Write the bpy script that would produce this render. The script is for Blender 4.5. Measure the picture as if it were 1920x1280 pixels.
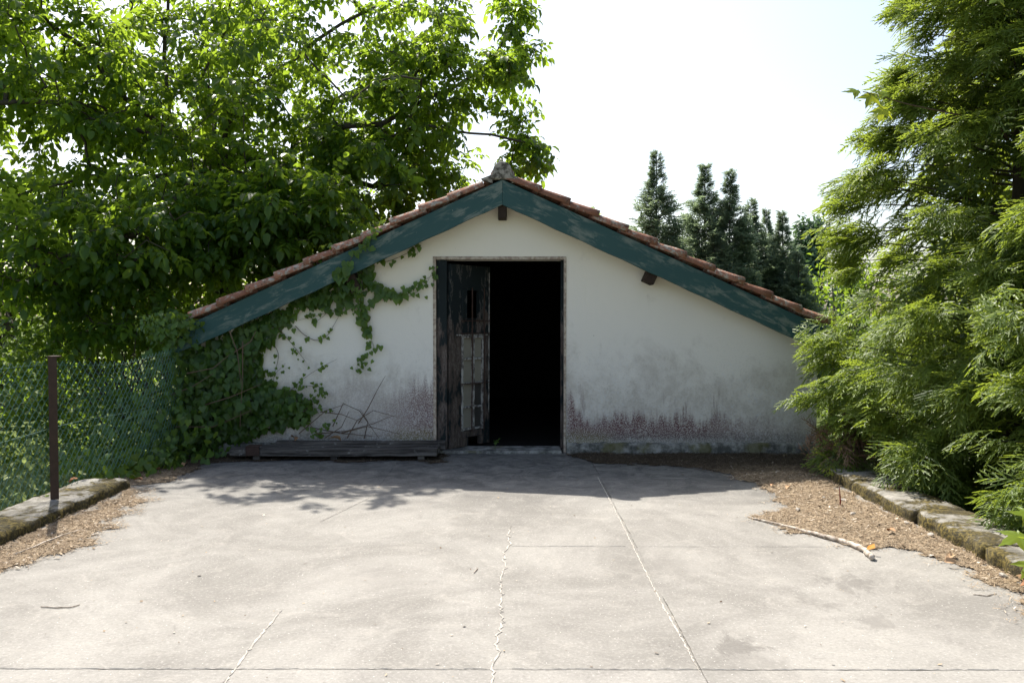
import bpy, math, random
import numpy as np
from mathutils import Vector, Matrix, Euler

# ------------------------------------------------------------------ scene, camera, sky, sun
scene = bpy.context.scene
for o in list(bpy.data.objects):
    bpy.data.objects.remove(o)
COL = scene.collection
rad = math.radians
FPX = 1600.0
cam_data = bpy.data.cameras.new('camera')
cam_data.sensor_width = 36.0
cam_data.lens = 36.0 * FPX / 1920.0
cam_data.clip_start = 0.05
cam_data.clip_end = 3000
cam = bpy.data.objects.new('camera', cam_data)
COL.objects.link(cam)
cam.location = (0, 0, 1.5)
cam.rotation_euler = (rad(90 - 1.79), 0, rad(0.18))
scene.camera = cam

SUN = Vector((-1.07, 2.10, 3.05)).normalized()          # towards the sun
elev = math.asin(SUN.z)
world = bpy.data.worlds.new('World')
scene.world = world
world.use_nodes = True
wn = world.node_tree
wn.nodes.clear()
w_out = wn.nodes.new('ShaderNodeOutputWorld')
w_bg = wn.nodes.new('ShaderNodeBackground')
w_sky = wn.nodes.new('ShaderNodeTexSky')
w_sky.sky_type = 'NISHITA'
w_sky.sun_disc = False
w_sky.sun_elevation = elev
w_sky.sun_rotation = math.atan2(SUN.x, SUN.y)
w_sky.air_density = 1.0
w_sky.dust_density = 2.6
w_sky.ozone_density = 1.0
w_bg.inputs['Strength'].default_value = 0.128
w_hs = wn.nodes.new('ShaderNodeHueSaturation')          # hazy summer sky: paler blue all over
w_hs.inputs['Saturation'].default_value = 0.85
wn.links.new(w_sky.outputs[0], w_hs.inputs['Color'])
wn.links.new(w_hs.outputs[0], w_bg.inputs['Color'])
wn.links.new(w_bg.outputs[0], w_out.inputs['Surface'])

sun_data = bpy.data.lights.new('sun', 'SUN')
sun_data.energy = 5.0
sun_data.angle = rad(0.5)
sun_data.color = (1.0, 0.95, 0.87)
sun = bpy.data.objects.new('sun', sun_data)
COL.objects.link(sun)
sun.location = (-10, 20, 30)
sun.rotation_euler = (-SUN).to_track_quat('-Z', 'Y').to_euler()

vs = scene.view_settings
vs.view_transform = 'Standard'
vs.look = 'None'
vs.exposure = 0.88
vs.gamma = 1.0
vs.use_curve_mapping = False
scene.cycles.max_bounces = 8
scene.cycles.transparent_max_bounces = 8

random.seed(7)
rng = np.random.default_rng(7)
CR = np.array(cam.rotation_euler.to_matrix())
CL = np.array(cam.location)


def at(px, py, Y):
    """point of the place at depth Y that the photograph shows at (px, py)"""
    d = CR @ np.array([(px - 960) / FPX, (640 - py) / FPX, -1.0])
    return CL + d * (Y - CL[1]) / d[1]


def on_ground(px, py, z=0.0):
    d = CR @ np.array([(px - 960) / FPX, (640 - py) / FPX, -1.0])
    return CL + d * (z - CL[2]) / d[2]


def project(P):
    q = (np.atleast_2d(P) - CL) @ CR
    d = np.maximum(-q[:, 2], 1e-3)
    return 960 + FPX * q[:, 0] / d, 640 - FPX * q[:, 1] / d, -q[:, 2]


# ------------------------------------------------------------------ materials
class Mat:
    def __init__(self, name):
        self.m = bpy.data.materials.new(name)
        self.m.use_nodes = True
        self.t = self.m.node_tree
        self.t.nodes.clear()
        self.out = self.t.nodes.new('ShaderNodeOutputMaterial')

    def n(self, typ, **kw):
        nd = self.t.nodes.new(typ)
        for k, v in kw.items():
            setattr(nd, k, v)
        return nd

    def put(self, sock, v):
        if isinstance(v, bpy.types.NodeSocket):
            self.t.links.new(v, sock)
        elif isinstance(v, (tuple, list)):
            sock.default_value = (*v, 1.0) if len(v) == 3 and sock.type == 'RGBA' else v
        else:
            sock.default_value = v

    def pos(self):
        return self.n('ShaderNodeNewGeometry').outputs['Position']

    def obj(self):
        return self.n('ShaderNodeTexCoord').outputs['Object']

    def rand(self):
        return self.n('ShaderNodeObjectInfo').outputs['Random']

    def attr(self, name):
        return self.n('ShaderNodeAttribute', attribute_name=name).outputs['Fac']

    def xyz(self, v):
        s = self.n('ShaderNodeSeparateXYZ')
        self.put(s.inputs[0], v)
        return s.outputs

    def scale(self, v, s, loc=(0, 0, 0), rot=(0, 0, 0)):
        m = self.n('ShaderNodeMapping')
        self.put(m.inputs['Vector'], v)
        m.inputs['Scale'].default_value = s
        m.inputs['Location'].default_value = loc
        m.inputs['Rotation'].default_value = rot
        return m.outputs[0]

    def noise(self, v, scale, detail=4, rough=0.55, dist=0.0):
        t = self.n('ShaderNodeTexNoise')
        self.put(t.inputs['Vector'], v)
        t.inputs['Scale'].default_value = scale
        t.inputs['Detail'].default_value = detail
        t.inputs['Roughness'].default_value = rough
        t.inputs['Distortion'].default_value = dist
        return t.outputs['Fac']

    def voronoi(self, v, scale, feature='F1'):
        t = self.n('ShaderNodeTexVoronoi', feature=feature)
        self.put(t.inputs['Vector'], v)
        t.inputs['Scale'].default_value = scale
        return t.outputs['Distance']

    def math(self, op, a, b=0.0, c=None, clamp=False):
        m = self.n('ShaderNodeMath', operation=op, use_clamp=clamp)
        self.put(m.inputs[0], a)
        self.put(m.inputs[1], b)
        if c is not None:
            self.put(m.inputs[2], c)
        return m.outputs[0]

    def step(self, v, a, b, lo=0.0, hi=1.0):
        m = self.n('ShaderNodeMapRange', interpolation_type='SMOOTHSTEP')
        self.put(m.inputs[0], v)
        for i, x in enumerate((a, b, lo, hi)):
            m.inputs[i + 1].default_value = x
        return m.outputs[0]

    def mix(self, f, a, b, mode='MIX'):
        m = self.n('ShaderNodeMix', data_type='RGBA', blend_type=mode)
        self.put(m.inputs[0], f)
        self.put(m.inputs[6], a)
        self.put(m.inputs[7], b)
        return m.outputs[2]

    def bump(self, h, strength=0.3, dist=0.01):
        b = self.n('ShaderNodeBump')
        self.put(b.inputs['Height'], h)
        b.inputs['Strength'].default_value = strength
        b.inputs['Distance'].default_value = dist
        return b.outputs[0]

    def principled(self, col, rough=0.8, normal=None, spec=0.3, metal=0.0):
        p = self.n('ShaderNodeBsdfPrincipled')
        self.put(p.inputs['Base Color'], col)
        self.put(p.inputs['Roughness'], rough)
        p.inputs['Specular IOR Level'].default_value = spec
        p.inputs['Metallic'].default_value = metal
        if normal is not None:
            self.put(p.inputs['Normal'], normal)
        return p.outputs[0]

    def done(self, shader):
        self.t.links.new(shader, self.out.inputs['Surface'])
        return self.m


def leaf_material(name, dark, light, trans, tmix=0.42, rough=0.45, spec=0.35):
    m = Mat(name)
    t = m.attr('tint')
    r = m.rand()
    f = m.math('MULTIPLY_ADD', m.math('SUBTRACT', r, 0.5), 0.25, t, clamp=True)
    nz = m.noise(m.pos(), 1.3, 3)
    f = m.math('MULTIPLY_ADD', m.math('SUBTRACT', nz, 0.5), 0.6, f, clamp=True)
    col = m.mix(f, dark, light)
    p = m.principled(col, rough, spec=spec)
    tr = m.n('ShaderNodeBsdfTranslucent')
    m.put(tr.inputs['Color'], m.mix(f, tuple(c * 0.7 for c in trans), trans))
    mx = m.n('ShaderNodeMixShader')
    mx.inputs[0].default_value = tmix
    m.t.links.new(p, mx.inputs[1])
    m.t.links.new(tr.outputs[0], mx.inputs[2])
    return m.done(mx.outputs[0])


M = {}


def make_materials():
    # plaster wall, white, stained from the ground upwards
    m = Mat('stained_white_plaster')
    P = m.pos()
    x, y, z = m.xyz(P)
    big = m.noise(P, 1.1, 4)
    col = m.mix(big, (0.81, 0.77, 0.68), (0.78, 0.76, 0.71))
    col = m.mix(m.step(z, 0.9, 2.3), col, (0.83, 0.77, 0.65))  # warm bounced light below the eaves put into the upper wall colour
    n1 = m.noise(P, 2.2, 9, 0.68, 0.4)
    hgt = m.step(z, 0.15, 1.55, 1.0, 0.0)
    g1 = m.step(m.math('MULTIPLY_ADD', hgt, 0.40, n1), 0.58, 0.80)
    blot = m.noise(m.scale(P, (1, 1, 0.75)), 9, 8, 0.7)
    g1 = m.math('MULTIPLY', g1, m.step(blot, 0.36, 0.60, 0.45, 1.0))
    col = m.mix(m.math('MULTIPLY', g1, 0.62), col, (0.46, 0.42, 0.355))
    fine = m.noise(P, 45, 6, 0.7)
    col = m.mix(m.math('MULTIPLY', m.math('MULTIPLY', m.step(fine, 0.52, 0.64), hgt), 0.75), col, (0.66, 0.67, 0.68))
    col = m.mix(m.math('MULTIPLY', m.math('MULTIPLY', m.step(fine, 0.47, 0.36), hgt), 0.4), col, (0.30, 0.29, 0.28))
    # dark red-brown algae runs
    st = m.noise(m.scale(P, (17, 17, 1.7)), 1.0, 6, 0.62)
    sp = m.noise(P, 85, 4, 0.7)
    xr = m.math('MULTIPLY', m.step(x, 0.5, 0.62), m.step(x, 1.9, 2.8, 1.0, 0.35))
    xl = m.math('MULTIPLY', m.step(x, -0.83, -0.86), m.step(x, -1.7, -0.95, 0.25, 0.85))
    xm = m.math('MAXIMUM', xr, xl)
    lim = m.noise(m.scale(P, (2.6, 2.6, 0.0)), 1.0, 4)
    limz = m.math('MULTIPLY_ADD', lim, 0.62, 0.12)
    nearl = m.math('MULTIPLY', m.step(x, 0.72, 0.55), 0.35)
    limz = m.math('ADD', limz, nearl)
    zz = m.math('DIVIDE', z, limz)
    fz = m.math('MULTIPLY', m.step(zz, 0.35, 1.25, 1.0, 0.0), m.step(z, 0.10, 0.22))
    s1 = m.step(m.math('MULTIPLY_ADD', sp, 0.30, m.math('MULTIPLY_ADD', fz, 0.46, m.math('MULTIPLY', st, 0.80))), 0.55, 0.86)
    s1 = m.math('MULTIPLY', m.math('MULTIPLY', s1, m.step(fz, 0.0, 0.30)), xm)
    s1 = m.math('MULTIPLY', s1, m.step(sp, 0.42, 0.55, 0.30, 1.0))
    st2 = m.noise(m.scale(P, (26, 26, 2.6), (3, 1, 2)), 1.0, 3, 0.5)
    run = m.math('MULTIPLY', m.step(st2, 0.57, 0.68), m.step(z, 0.85, 0.45))
    run = m.math('MULTIPLY', m.math('MULTIPLY', run, m.step(z, 0.15, 0.3)), m.math('MULTIPLY', xm, m.step(lim, 0.42, 0.60)))
    s1 = m.math('MAXIMUM', s1, m.math('MULTIPLY', run, m.step(sp, 0.38, 0.55, 0.4, 0.9)))
    col = m.mix(m.math('MULTIPLY', s1, 0.95), col, (0.120, 0.038, 0.045))
    # damp dark foot and moss
    ft = m.step(m.math('MULTIPLY_ADD', m.math('SUBTRACT', fine, 0.5), 0.22, z), 0.12, 0.27, 0.8, 0.0)
    col = m.mix(m.math('MULTIPLY', ft, m.step(sp, 0.38, 0.58, 0.45, 1.0)), col, (0.16, 0.15, 0.145))
    dm = m.math('ABSOLUTE', m.math('SUBTRACT', m.math('ABSOLUTE', m.math('ADD', x, 0.16)), 0.95))
    ms = m.math('MULTIPLY', m.step(dm, 0.12, 0.36, 1.0, 0.0), m.step(m.math('MULTIPLY_ADD', n1, 0.3, z), 0.30, 0.46, 1.0, 0.0))
    ms = m.math('MULTIPLY', ms, m.step(sp, 0.45, 0.58))
    col = m.mix(m.math('MULTIPLY', ms, 0.75), col, (0.22, 0.19, 0.06))
    spots = m.step(m.noise(P, 16, 2), 0.765, 0.79)
    col = m.mix(m.math('MULTIPLY', spots, 0.5), col, (0.25, 0.22, 0.20))
    bh = m.math('MULTIPLY_ADD', m.noise(P, 60, 5), 0.3, m.noise(P, 4, 4))
    M['plaster'] = m.done(m.principled(col, 0.92, m.bump(bh, 0.35, 0.012), spec=0.15))

    m = Mat('plinth_concrete')
    P = m.pos()
    n = m.noise(P, 7, 8, 0.7)
    col = m.mix(m.step(n, 0.38, 0.62), (0.10, 0.10, 0.09), (0.36, 0.35, 0.32))
    col = m.mix(m.math('MULTIPLY', m.step(m.noise(P, 3, 5), 0.55, 0.66), 0.7), col, (0.13, 0.12, 0.04))
    M['plinth'] = m.done(m.principled(col, 0.95, m.bump(m.noise(P, 30, 6), 0.6, 0.02), spec=0.1))

    m = Mat('shade_dark_interior')  # the darkness behind the doorway is put into this colour
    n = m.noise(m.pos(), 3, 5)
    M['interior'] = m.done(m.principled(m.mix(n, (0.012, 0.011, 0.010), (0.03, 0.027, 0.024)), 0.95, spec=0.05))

    m = Mat('worn_teal_paint')
    P = m.obj()
    n = m.noise(m.scale(P, (1.6, 1.6, 6)), 2.2, 9, 0.72, 0.5)
    pch = m.noise(m.scale(P, (1.0, 1, 2.2)), 1.9, 5)
    col = m.mix(m.noise(P, 1.2, 3), (0.020, 0.064, 0.063), (0.034, 0.088, 0.084))
    f = m.math('MULTIPLY', m.step(n, 0.47, 0.60), m.step(pch, 0.42, 0.58))
    col = m.mix(m.math('MULTIPLY', f, 0.8), col, (0.17, 0.20, 0.17))
    col = m.mix(m.math('MULTIPLY', m.step(m.noise(m.scale(P, (9, 9, 1.5)), 1.5, 5), 0.56, 0.72), 0.6), col, (0.022, 0.075, 0.072))
    col = m.mix(m.step(m.noise(P, 34, 4), 0.70, 0.75), col, (0.30, 0.31, 0.27))
    M['teal'] = m.done(m.principled(col, 0.6, m.bump(n, 0.25, 0.006), spec=0.3))

    m = Mat('terracotta_tile')
    P = m.pos()
    r = m.rand()
    col = m.mix(r, (0.22, 0.098, 0.062), (0.38, 0.185, 0.125))
    col = m.mix(m.step(m.noise(P, 9, 6, 0.7), 0.45, 0.72), col, (0.22, 0.12, 0.085))
    li = m.math('MULTIPLY_ADD', m.math('SUBTRACT', r, 0.5), 0.12, m.noise(P, 21, 7, 0.72))
    col = m.mix(m.step(li, 0.50, 0.62), col, (0.38, 0.35, 0.30))
    col = m.mix(m.step(m.noise(m.scale(P, (1, 1, 1), (4, 2, 1)), 17, 6, 0.7), 0.57, 0.66), col, (0.085, 0.060, 0.045))
    M['tile'] = m.done(m.principled(col, 0.9, m.bump(m.noise(P, 50, 5), 0.5, 0.008), spec=0.15))

    m = Mat('grey_lichen_mortar')
    P = m.pos()
    n = m.noise(P, 18, 7, 0.7)
    col = m.mix(m.step(n, 0.40, 0.60), (0.085, 0.075, 0.062), (0.36, 0.33, 0.28))
    M['mortar'] = m.done(m.principled(col, 0.95, m.bump(n, 0.6, 0.02), spec=0.1))

    m = Mat('dark_roof_timber')
    P = m.pos()
    n = m.noise(m.scale(P, (12, 2, 12)), 2, 5)
    M['timber'] = m.done(m.principled(m.mix(n, (0.018, 0.013, 0.010), (0.06, 0.042, 0.03)), 0.85, m.bump(n, 0.4, 0.005), spec=0.15))

    m = Mat('peeling_door_wood')
    P = m.obj()
    n = m.noise(m.scale(P, (22, 22, 1.6)), 1.3, 7, 0.65, 0.3)
    pe = m.noise(m.scale(P, (5, 5, 1.6)), 1.6, 8, 0.68)
    z = m.xyz(P)[2]
    bare = m.step(m.math('MULTIPLY_ADD', m.step(z, 1.1, 1.9, 0.07, -0.13), 1.0, pe), 0.50, 0.58)
    col = m.mix(bare, (0.014, 0.020, 0.021), m.mix(n, (0.030, 0.023, 0.019), (0.15, 0.115, 0.098)))
    edge = m.math('MULTIPLY', m.step(pe, 0.535, 0.555), m.step(pe, 0.58, 0.56))
    col = m.mix(m.math('MULTIPLY', edge, 0.4), col, (0.22, 0.20, 0.18))
    M['doorwood'] = m.done(m.principled(col, 0.8, m.bump(m.math('ADD', n, pe), 0.5, 0.006), spec=0.2))

    m = Mat('flaking_pale_sash')
    P = m.obj()
    pe = m.noise(m.scale(P, (7, 7, 3)), 4, 7, 0.7)
    col = m.mix(m.step(pe, 0.44, 0.56), (0.12, 0.105, 0.095), (0.42, 0.41, 0.38))
    M['sash'] = m.done(m.principled(col, 0.8, m.bump(pe, 0.4, 0.004), spec=0.2))

    m = Mat('cream_board_pane')
    P = m.obj()
    n = m.noise(P, 6, 5)
    M['paneboard'] = m.done(m.principled(m.mix(n, (0.22, 0.205, 0.16), (0.34, 0.32, 0.26)), 0.7, spec=0.3))
    m = Mat('dirty_dark_glass')
    n = m.noise(m.obj(), 9, 5)
    M['glass'] = m.done(m.principled(m.mix(n, (0.02, 0.02, 0.02), (0.09, 0.085, 0.075)), 0.35, spec=0.5))

    m = Mat('rusty_iron')
    n = m.noise(m.pos(), 25, 6, 0.7)
    M['iron'] = m.done(m.principled(m.mix(n, (0.022, 0.016, 0.013), (0.085, 0.045, 0.032)), 0.75, m.bump(n, 0.4, 0.003), spec=0.3))

    m = Mat('beige_door_trim')
    n = m.noise(m.scale(m.pos(), (8, 8, 8)), 3, 6, 0.7)
    M['trim'] = m.done(m.principled(m.mix(m.step(n, 0.40, 0.60), (0.30, 0.23, 0.18), (0.52, 0.45, 0.36)), 0.85, spec=0.2))

    m = Mat('weathered_plank')
    P = m.obj()
    n = m.noise(m.scale(P, (1.2, 20, 20)), 1.5, 7, 0.62)
    col = m.mix(m.step(n, 0.35, 0.65), (0.035, 0.031, 0.028), (0.15, 0.135, 0.12))
    col = m.mix(m.step(m.noise(P, 10, 5, 0.7), 0.60, 0.70), col, (0.24, 0.23, 0.21))
    M['plank'] = m.done(m.principled(col, 0.9, m.bump(n, 0.6, 0.006), spec=0.15))

    # concrete terrace
    m = Mat('old_concrete')
    P = m.pos()
    x, y, z = m.xyz(P)
    r = m.rand()
    b = m.step(m.noise(P, 0.85, 10, 0.72, 0.7), 0.34, 0.66)
    col = m.mix(b, (0.184, 0.173, 0.153), (0.294, 0.279, 0.250))
    col = m.mix(m.math('MULTIPLY', m.step(r, 0.0, 1.0), 0.30), col, (0.33, 0.313, 0.288))
    md = m.noise(P, 4.2, 10, 0.80, 0.8)
    col = m.mix(m.math('MULTIPLY', m.step(md, 0.50, 0.68), 0.48), col, (0.37, 0.345, 0.305))
    col = m.mix(m.math('MULTIPLY', m.step(md, 0.48, 0.30), 0.52), col, (0.170, 0.157, 0.143))
    fi = m.noise(P, 60, 8, 0.8)
    col = m.mix(m.math('MULTIPLY', m.step(fi, 0.52, 0.66), 0.65), col, (0.45, 0.425, 0.39))
    col = m.mix(m.math('MULTIPLY', m.step(fi, 0.48, 0.34), 0.65), col, (0.17, 0.155, 0.14))
    speck = m.voronoi(P, 24)
    col = m.mix(m.step(speck, 0.075, 0.05), col, (0.62, 0.59, 0.54))
    dist = None
    nzx = m.math('MULTIPLY', m.math('SUBTRACT', m.noise(m.scale(P, (1.0, .55, 1)), 7, 9, 0.78, 0.6), 0.5), 1.15)
    for (px, py, rr, k) in ((1375, 1212, .13, .8), (1600, 1095, .16, .75), (1530, 1135, .12, .5), (1625, 1165, .12, .5), (1240, 1060, .35, .3), (700, 1080, .4, .25), (1400, 1240, .2, .3)):
        g = on_ground(px, py)
        dx = m.math('SUBTRACT', x, float(g[0]))
        dy = m.math('SUBTRACT', y, float(g[1]))
        d = m.math('SQRT', m.math('ADD', m.math('MULTIPLY', dx, dx), m.math('MULTIPLY', dy, dy)))
        f = m.math('MULTIPLY', m.step(m.math('ADD', d, nzx), rr * 0.2, rr * 1.1, 1.0, 0.0), k)
        dist = f if dist is None else m.math('MAXIMUM', dist, f)
    col = m.mix(m.math('MULTIPLY', dist, m.step(fi, 0.36, 0.56, 0.25, 0.85)), col, (0.12, 0.110, 0.098))
    # house shade deepened in the concrete colour, mottled with damp near the wall
    shade_damp = m.step(m.math('MULTIPLY_ADD', m.math('SUBTRACT', m.noise(P, 1.6, 9, 0.72), 0.5), 2.2, y), 6.3, 8.3)
    shade_damp = m.math('MULTIPLY', shade_damp, m.step(md, 0.34, 0.62, 1.0, 0.42))
    col = m.mix(m.math('MULTIPLY', shade_damp, 0.95), col, (0.062, 0.062, 0.062))
    bh = m.math('MULTIPLY_ADD', fi, 0.35, m.noise(P, 12, 5))
    M['concrete'] = m.done(m.principled(col, 0.9, m.bump(bh, 0.45, 0.010), spec=0.2))

    m = Mat('pale_joint_grit')
    P = m.pos()
    n = m.noise(P, 22, 6, 0.7)
    col = m.mix(m.step(n, 0.40, 0.58), (0.20, 0.18, 0.155), (0.50, 0.46, 0.40))
    M['grit'] = m.done(m.principled(col, 0.95, m.bump(n, 0.4, 0.006), spec=0.1))

    m = Mat('pale_crack_grit')
    P = m.pos()
    n = m.noise(P, 30, 6, 0.7)
    M['crack'] = m.done(m.principled(m.mix(m.step(n, 0.3, 0.55), (0.28, 0.255, 0.225), (0.50, 0.46, 0.40)), 0.95, m.bump(n, 0.4, 0.006), spec=0.1))

    m = Mat('mossy_kerb_stone')
    P = m.pos()
    nrm = m.xyz(m.n('ShaderNodeNewGeometry').outputs['Normal'])
    n = m.noise(P, 5, 8, 0.7)
    col = m.mix(m.step(n, 0.35, 0.65), (0.15, 0.14, 0.12), (0.36, 0.34, 0.30))
    col = m.mix(m.step(m.noise(P, 40, 5, 0.7), 0.58, 0.68), col, (0.10, 0.095, 0.085))
    mo = m.noise(P, 3.2, 8, 0.72, 0.5)
    side = m.step(nrm[2], 0.8, 0.35)
    f = m.step(m.math('MULTIPLY_ADD', side, 0.24, mo), 0.43, 0.53)
    fine = m.noise(P, 38, 5, 0.7)
    mcol = m.mix(m.step(fine, 0.40, 0.66), (0.030, 0.025, 0.010), (0.19, 0.145, 0.04))
    mcol = m.mix(m.math('MULTIPLY', m.step(m.noise(P, 6, 5), 0.45, 0.6), 0.6), mcol, (0.045, 0.038, 0.022))
    col = m.mix(m.math('MULTIPLY', f, 0.92), col, mcol)
    M['kerb'] = m.done(m.principled(col, 0.95, m.bump(m.math('ADD', n, fine), 0.7, 0.02), spec=0.1))

    m = Mat('brown_needle_bed')
    P = m.pos()
    n = m.noise(P, 26, 7, 0.75)
    col = m.mix(m.step(n, 0.32, 0.66), (0.13, 0.095, 0.062), (0.38, 0.30, 0.21))
    rot = m.step(m.math('MULTIPLY_ADD', m.math('SUBTRACT', m.noise(P, 2.5, 6), 0.5), 1.0, m.xyz(P)[1]), 7.7, 8.5)  # bed colour goes darker towards the house wall
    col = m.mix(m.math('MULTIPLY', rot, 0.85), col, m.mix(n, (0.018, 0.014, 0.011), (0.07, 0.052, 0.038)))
    M['litterbed'] = m.done(m.principled(col, 0.95, m.bump(m.noise(P, 70, 6, 0.7), 0.9, 0.02), spec=0.05))
    m = Mat('dry_needles')
    t = m.attr('tint')
    c = m.mix(m.step(t, 0.0, 0.7), (0.13, 0.085, 0.052), (0.42, 0.32, 0.21))
    c = m.mix(m.step(t, 0.82, 1.0), c, (0.62, 0.54, 0.44))
    P = m.pos()
    rot = m.step(m.math('MULTIPLY_ADD', m.math('SUBTRACT', m.noise(P, 2.5, 6), 0.5), 1.0, m.xyz(P)[1]), 7.7, 8.5)  # same darkening of the needles towards the wall
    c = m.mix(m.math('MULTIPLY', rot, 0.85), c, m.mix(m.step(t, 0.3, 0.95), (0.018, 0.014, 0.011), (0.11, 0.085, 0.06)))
    M['needles'] = m.done(m.principled(c, 0.85, spec=0.15))

    m = Mat('bare_pale_bark')
    P = m.pos()
    n = m.noise(P, 22, 6, 0.7)
    M['stick'] = m.done(m.principled(m.mix(m.step(n, 0.35, 0.62), (0.20, 0.155, 0.115), (0.56, 0.49, 0.41)), 0.85, m.bump(n, 0.5, 0.006), spec=0.15))
    m = Mat('red_brown_stem')
    M['redstem'] = m.done(m.principled(m.mix(m.noise(m.pos(), 40, 4), (0.16, 0.03, 0.02), (0.34, 0.075, 0.045)), 0.7, spec=0.2))
    m = Mat('dry_leaf')
    t = m.rand()
    c = m.mix(t, (0.30, 0.13, 0.06), (0.50, 0.33, 0.19))
    M['dryleaf'] = m.done(m.principled(c, 0.8, m.bump(m.noise(m.pos(), 60, 4), 0.5, 0.004), spec=0.2))
    m = Mat('orange_leaf')
    M['orangeleaf'] = m.done(m.principled(m.mix(m.noise(m.pos(), 40, 3), (0.55, 0.20, 0.04), (0.72, 0.36, 0.07)), 0.7, spec=0.2))
    m = Mat('white_stone_chip')
    M['stone'] = m.done(m.principled(m.mix(m.noise(m.pos(), 25, 5), (0.24, 0.215, 0.185), (0.46, 0.42, 0.37)), 0.9, spec=0.15))

    m = Mat('walnut_bark')
    P = m.pos()
    n = m.noise(m.scale(P, (9, 9, 2.5)), 1.5, 7, 0.7)
    M['bark'] = m.done(m.principled(m.mix(n, (0.030, 0.024, 0.019), (0.13, 0.11, 0.09)), 0.95, m.bump(n, 0.8, 0.02), spec=0.1))
    m = Mat('thin_stem')
    n = m.noise(m.pos(), 20, 4)
    M['stem'] = m.done(m.principled(m.mix(n, (0.07, 0.045, 0.03), (0.19, 0.135, 0.095)), 0.85, spec=0.15))
    m = Mat('green_wire')
    n = m.noise(m.pos(), 8, 4)
    M['wire'] = m.done(m.principled(m.mix(n, (0.04, 0.12, 0.085), (0.13, 0.24, 0.19)), 0.5, spec=0.4))

    M['walnut'] = leaf_material('walnut_leaf', (0.018, 0.058, 0.012), (0.080, 0.155, 0.026), (0.44, 0.62, 0.045), 0.55, 0.38)
    M['ivy'] = leaf_material('ivy_leaf', (0.030, 0.075, 0.014), (0.11, 0.20, 0.035), (0.30, 0.42, 0.035), 0.35, 0.40)
    M['cypress'] = leaf_material('cypress_spray', (0.022, 0.055, 0.016), (0.205, 0.275, 0.060), (0.46, 0.58, 0.06), 0.38, 0.5, 0.35)
    M['thuja'] = leaf_material('far_cypress_spray', (0.055, 0.10, 0.072), (0.19, 0.25, 0.165), (0.36, 0.46, 0.24), 0.40, 0.5, 0.35)
    M['browncypress'] = leaf_material('dead_cypress_spray', (0.14, 0.085, 0.055), (0.31, 0.215, 0.145), (0.22, 0.14, 0.08), 0.2, 0.8, 0.1)
    M['poplar'] = leaf_material('poplar_leaf', (0.05, 0.10, 0.06), (0.10, 0.17, 0.09), (0.16, 0.27, 0.09), 0.3, 0.5)
    M['shrub'] = leaf_material('shrub_leaf', (0.022, 0.062, 0.014), (0.085, 0.160, 0.028), (0.38, 0.54, 0.04), 0.48, 0.40)
    M['plane'] = leaf_material('plane_leaf', (0.12, 0.22, 0.04), (0.22, 0.33, 0.05), (0.62, 0.68, 0.04), 0.55, 0.4)
    M['yellowshrub'] = leaf_material('blossom_shrub_leaf', (0.09, 0.15, 0.03), (0.45, 0.42, 0.20), (0.35, 0.38, 0.08), 0.35, 0.5)
    M['grass'] = leaf_material('meadow_grass', (0.11, 0.19, 0.045), (0.40, 0.43, 0.22), (0.48, 0.58, 0.18), 0.45, 0.6, 0.2)
    m = Mat('meadow_soil')
    P = m.pos()
    n = m.noise(P, 1.4, 8, 0.7)
    M['soil'] = m.done(m.principled(m.mix(n, (0.045, 0.075, 0.02), (0.13, 0.15, 0.055)), 0.95, m.bump(m.noise(P, 9, 6), 0.8, 0.05), spec=0.05))


make_materials()


# ------------------------------------------------------------------ object helpers
def tag(o, label=None, cat=None, group=None, kind=None):
    if label: o['label'] = label
    if cat: o['category'] = cat
    if group: o['group'] = group
    if kind: o['kind'] = kind
    return o


def empty(name, loc=(0, 0, 0)):
    o = bpy.data.objects.new(name, None)
    o.empty_display_size = 0.2
    o.location = loc
    COL.objects.link(o)
    return o


def world_off(o):
    v = Vector((0, 0, 0))
    while o is not None:
        v += o.location
        o = o.parent
    return v


def link(name, mesh, mat, parent=None, loc=None):
    o = bpy.data.objects.new(name, mesh)
    COL.objects.link(o)
    if mat is not None and not mesh.materials:
        mesh.materials.append(mat)
    if parent is not None:
        o.parent = parent
    if loc is not None:
        o.location = loc
    return o


def np_mesh(name, V, F, tint=None, smooth=False):
    """V (n,3), F (m,k) with one polygon size"""
    me = bpy.data.meshes.new(name)
    n, m, k = len(V), len(F), F.shape[1]
    me.vertices.add(n)
    me.vertices.foreach_set('co', np.ascontiguousarray(V, dtype=np.float32).ravel())
    me.loops.add(m * k)
    me.loops.foreach_set('vertex_index', np.ascontiguousarray(F, dtype=np.int32).ravel())
    me.polygons.add(m)
    me.polygons.foreach_set('loop_start', np.arange(0, m * k, k, dtype=np.int32))
    me.polygons.foreach_set('loop_total', np.full(m, k, dtype=np.int32))
    if smooth:
        me.polygons.foreach_set('use_smooth', np.ones(m, dtype=bool))
    if tint is not None:
        a = me.attributes.new('tint', 'FLOAT', 'POINT')
        a.data.foreach_set('value', np.ascontiguousarray(tint, dtype=np.float32))
    me.update(calc_edges=True)
    return me


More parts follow.
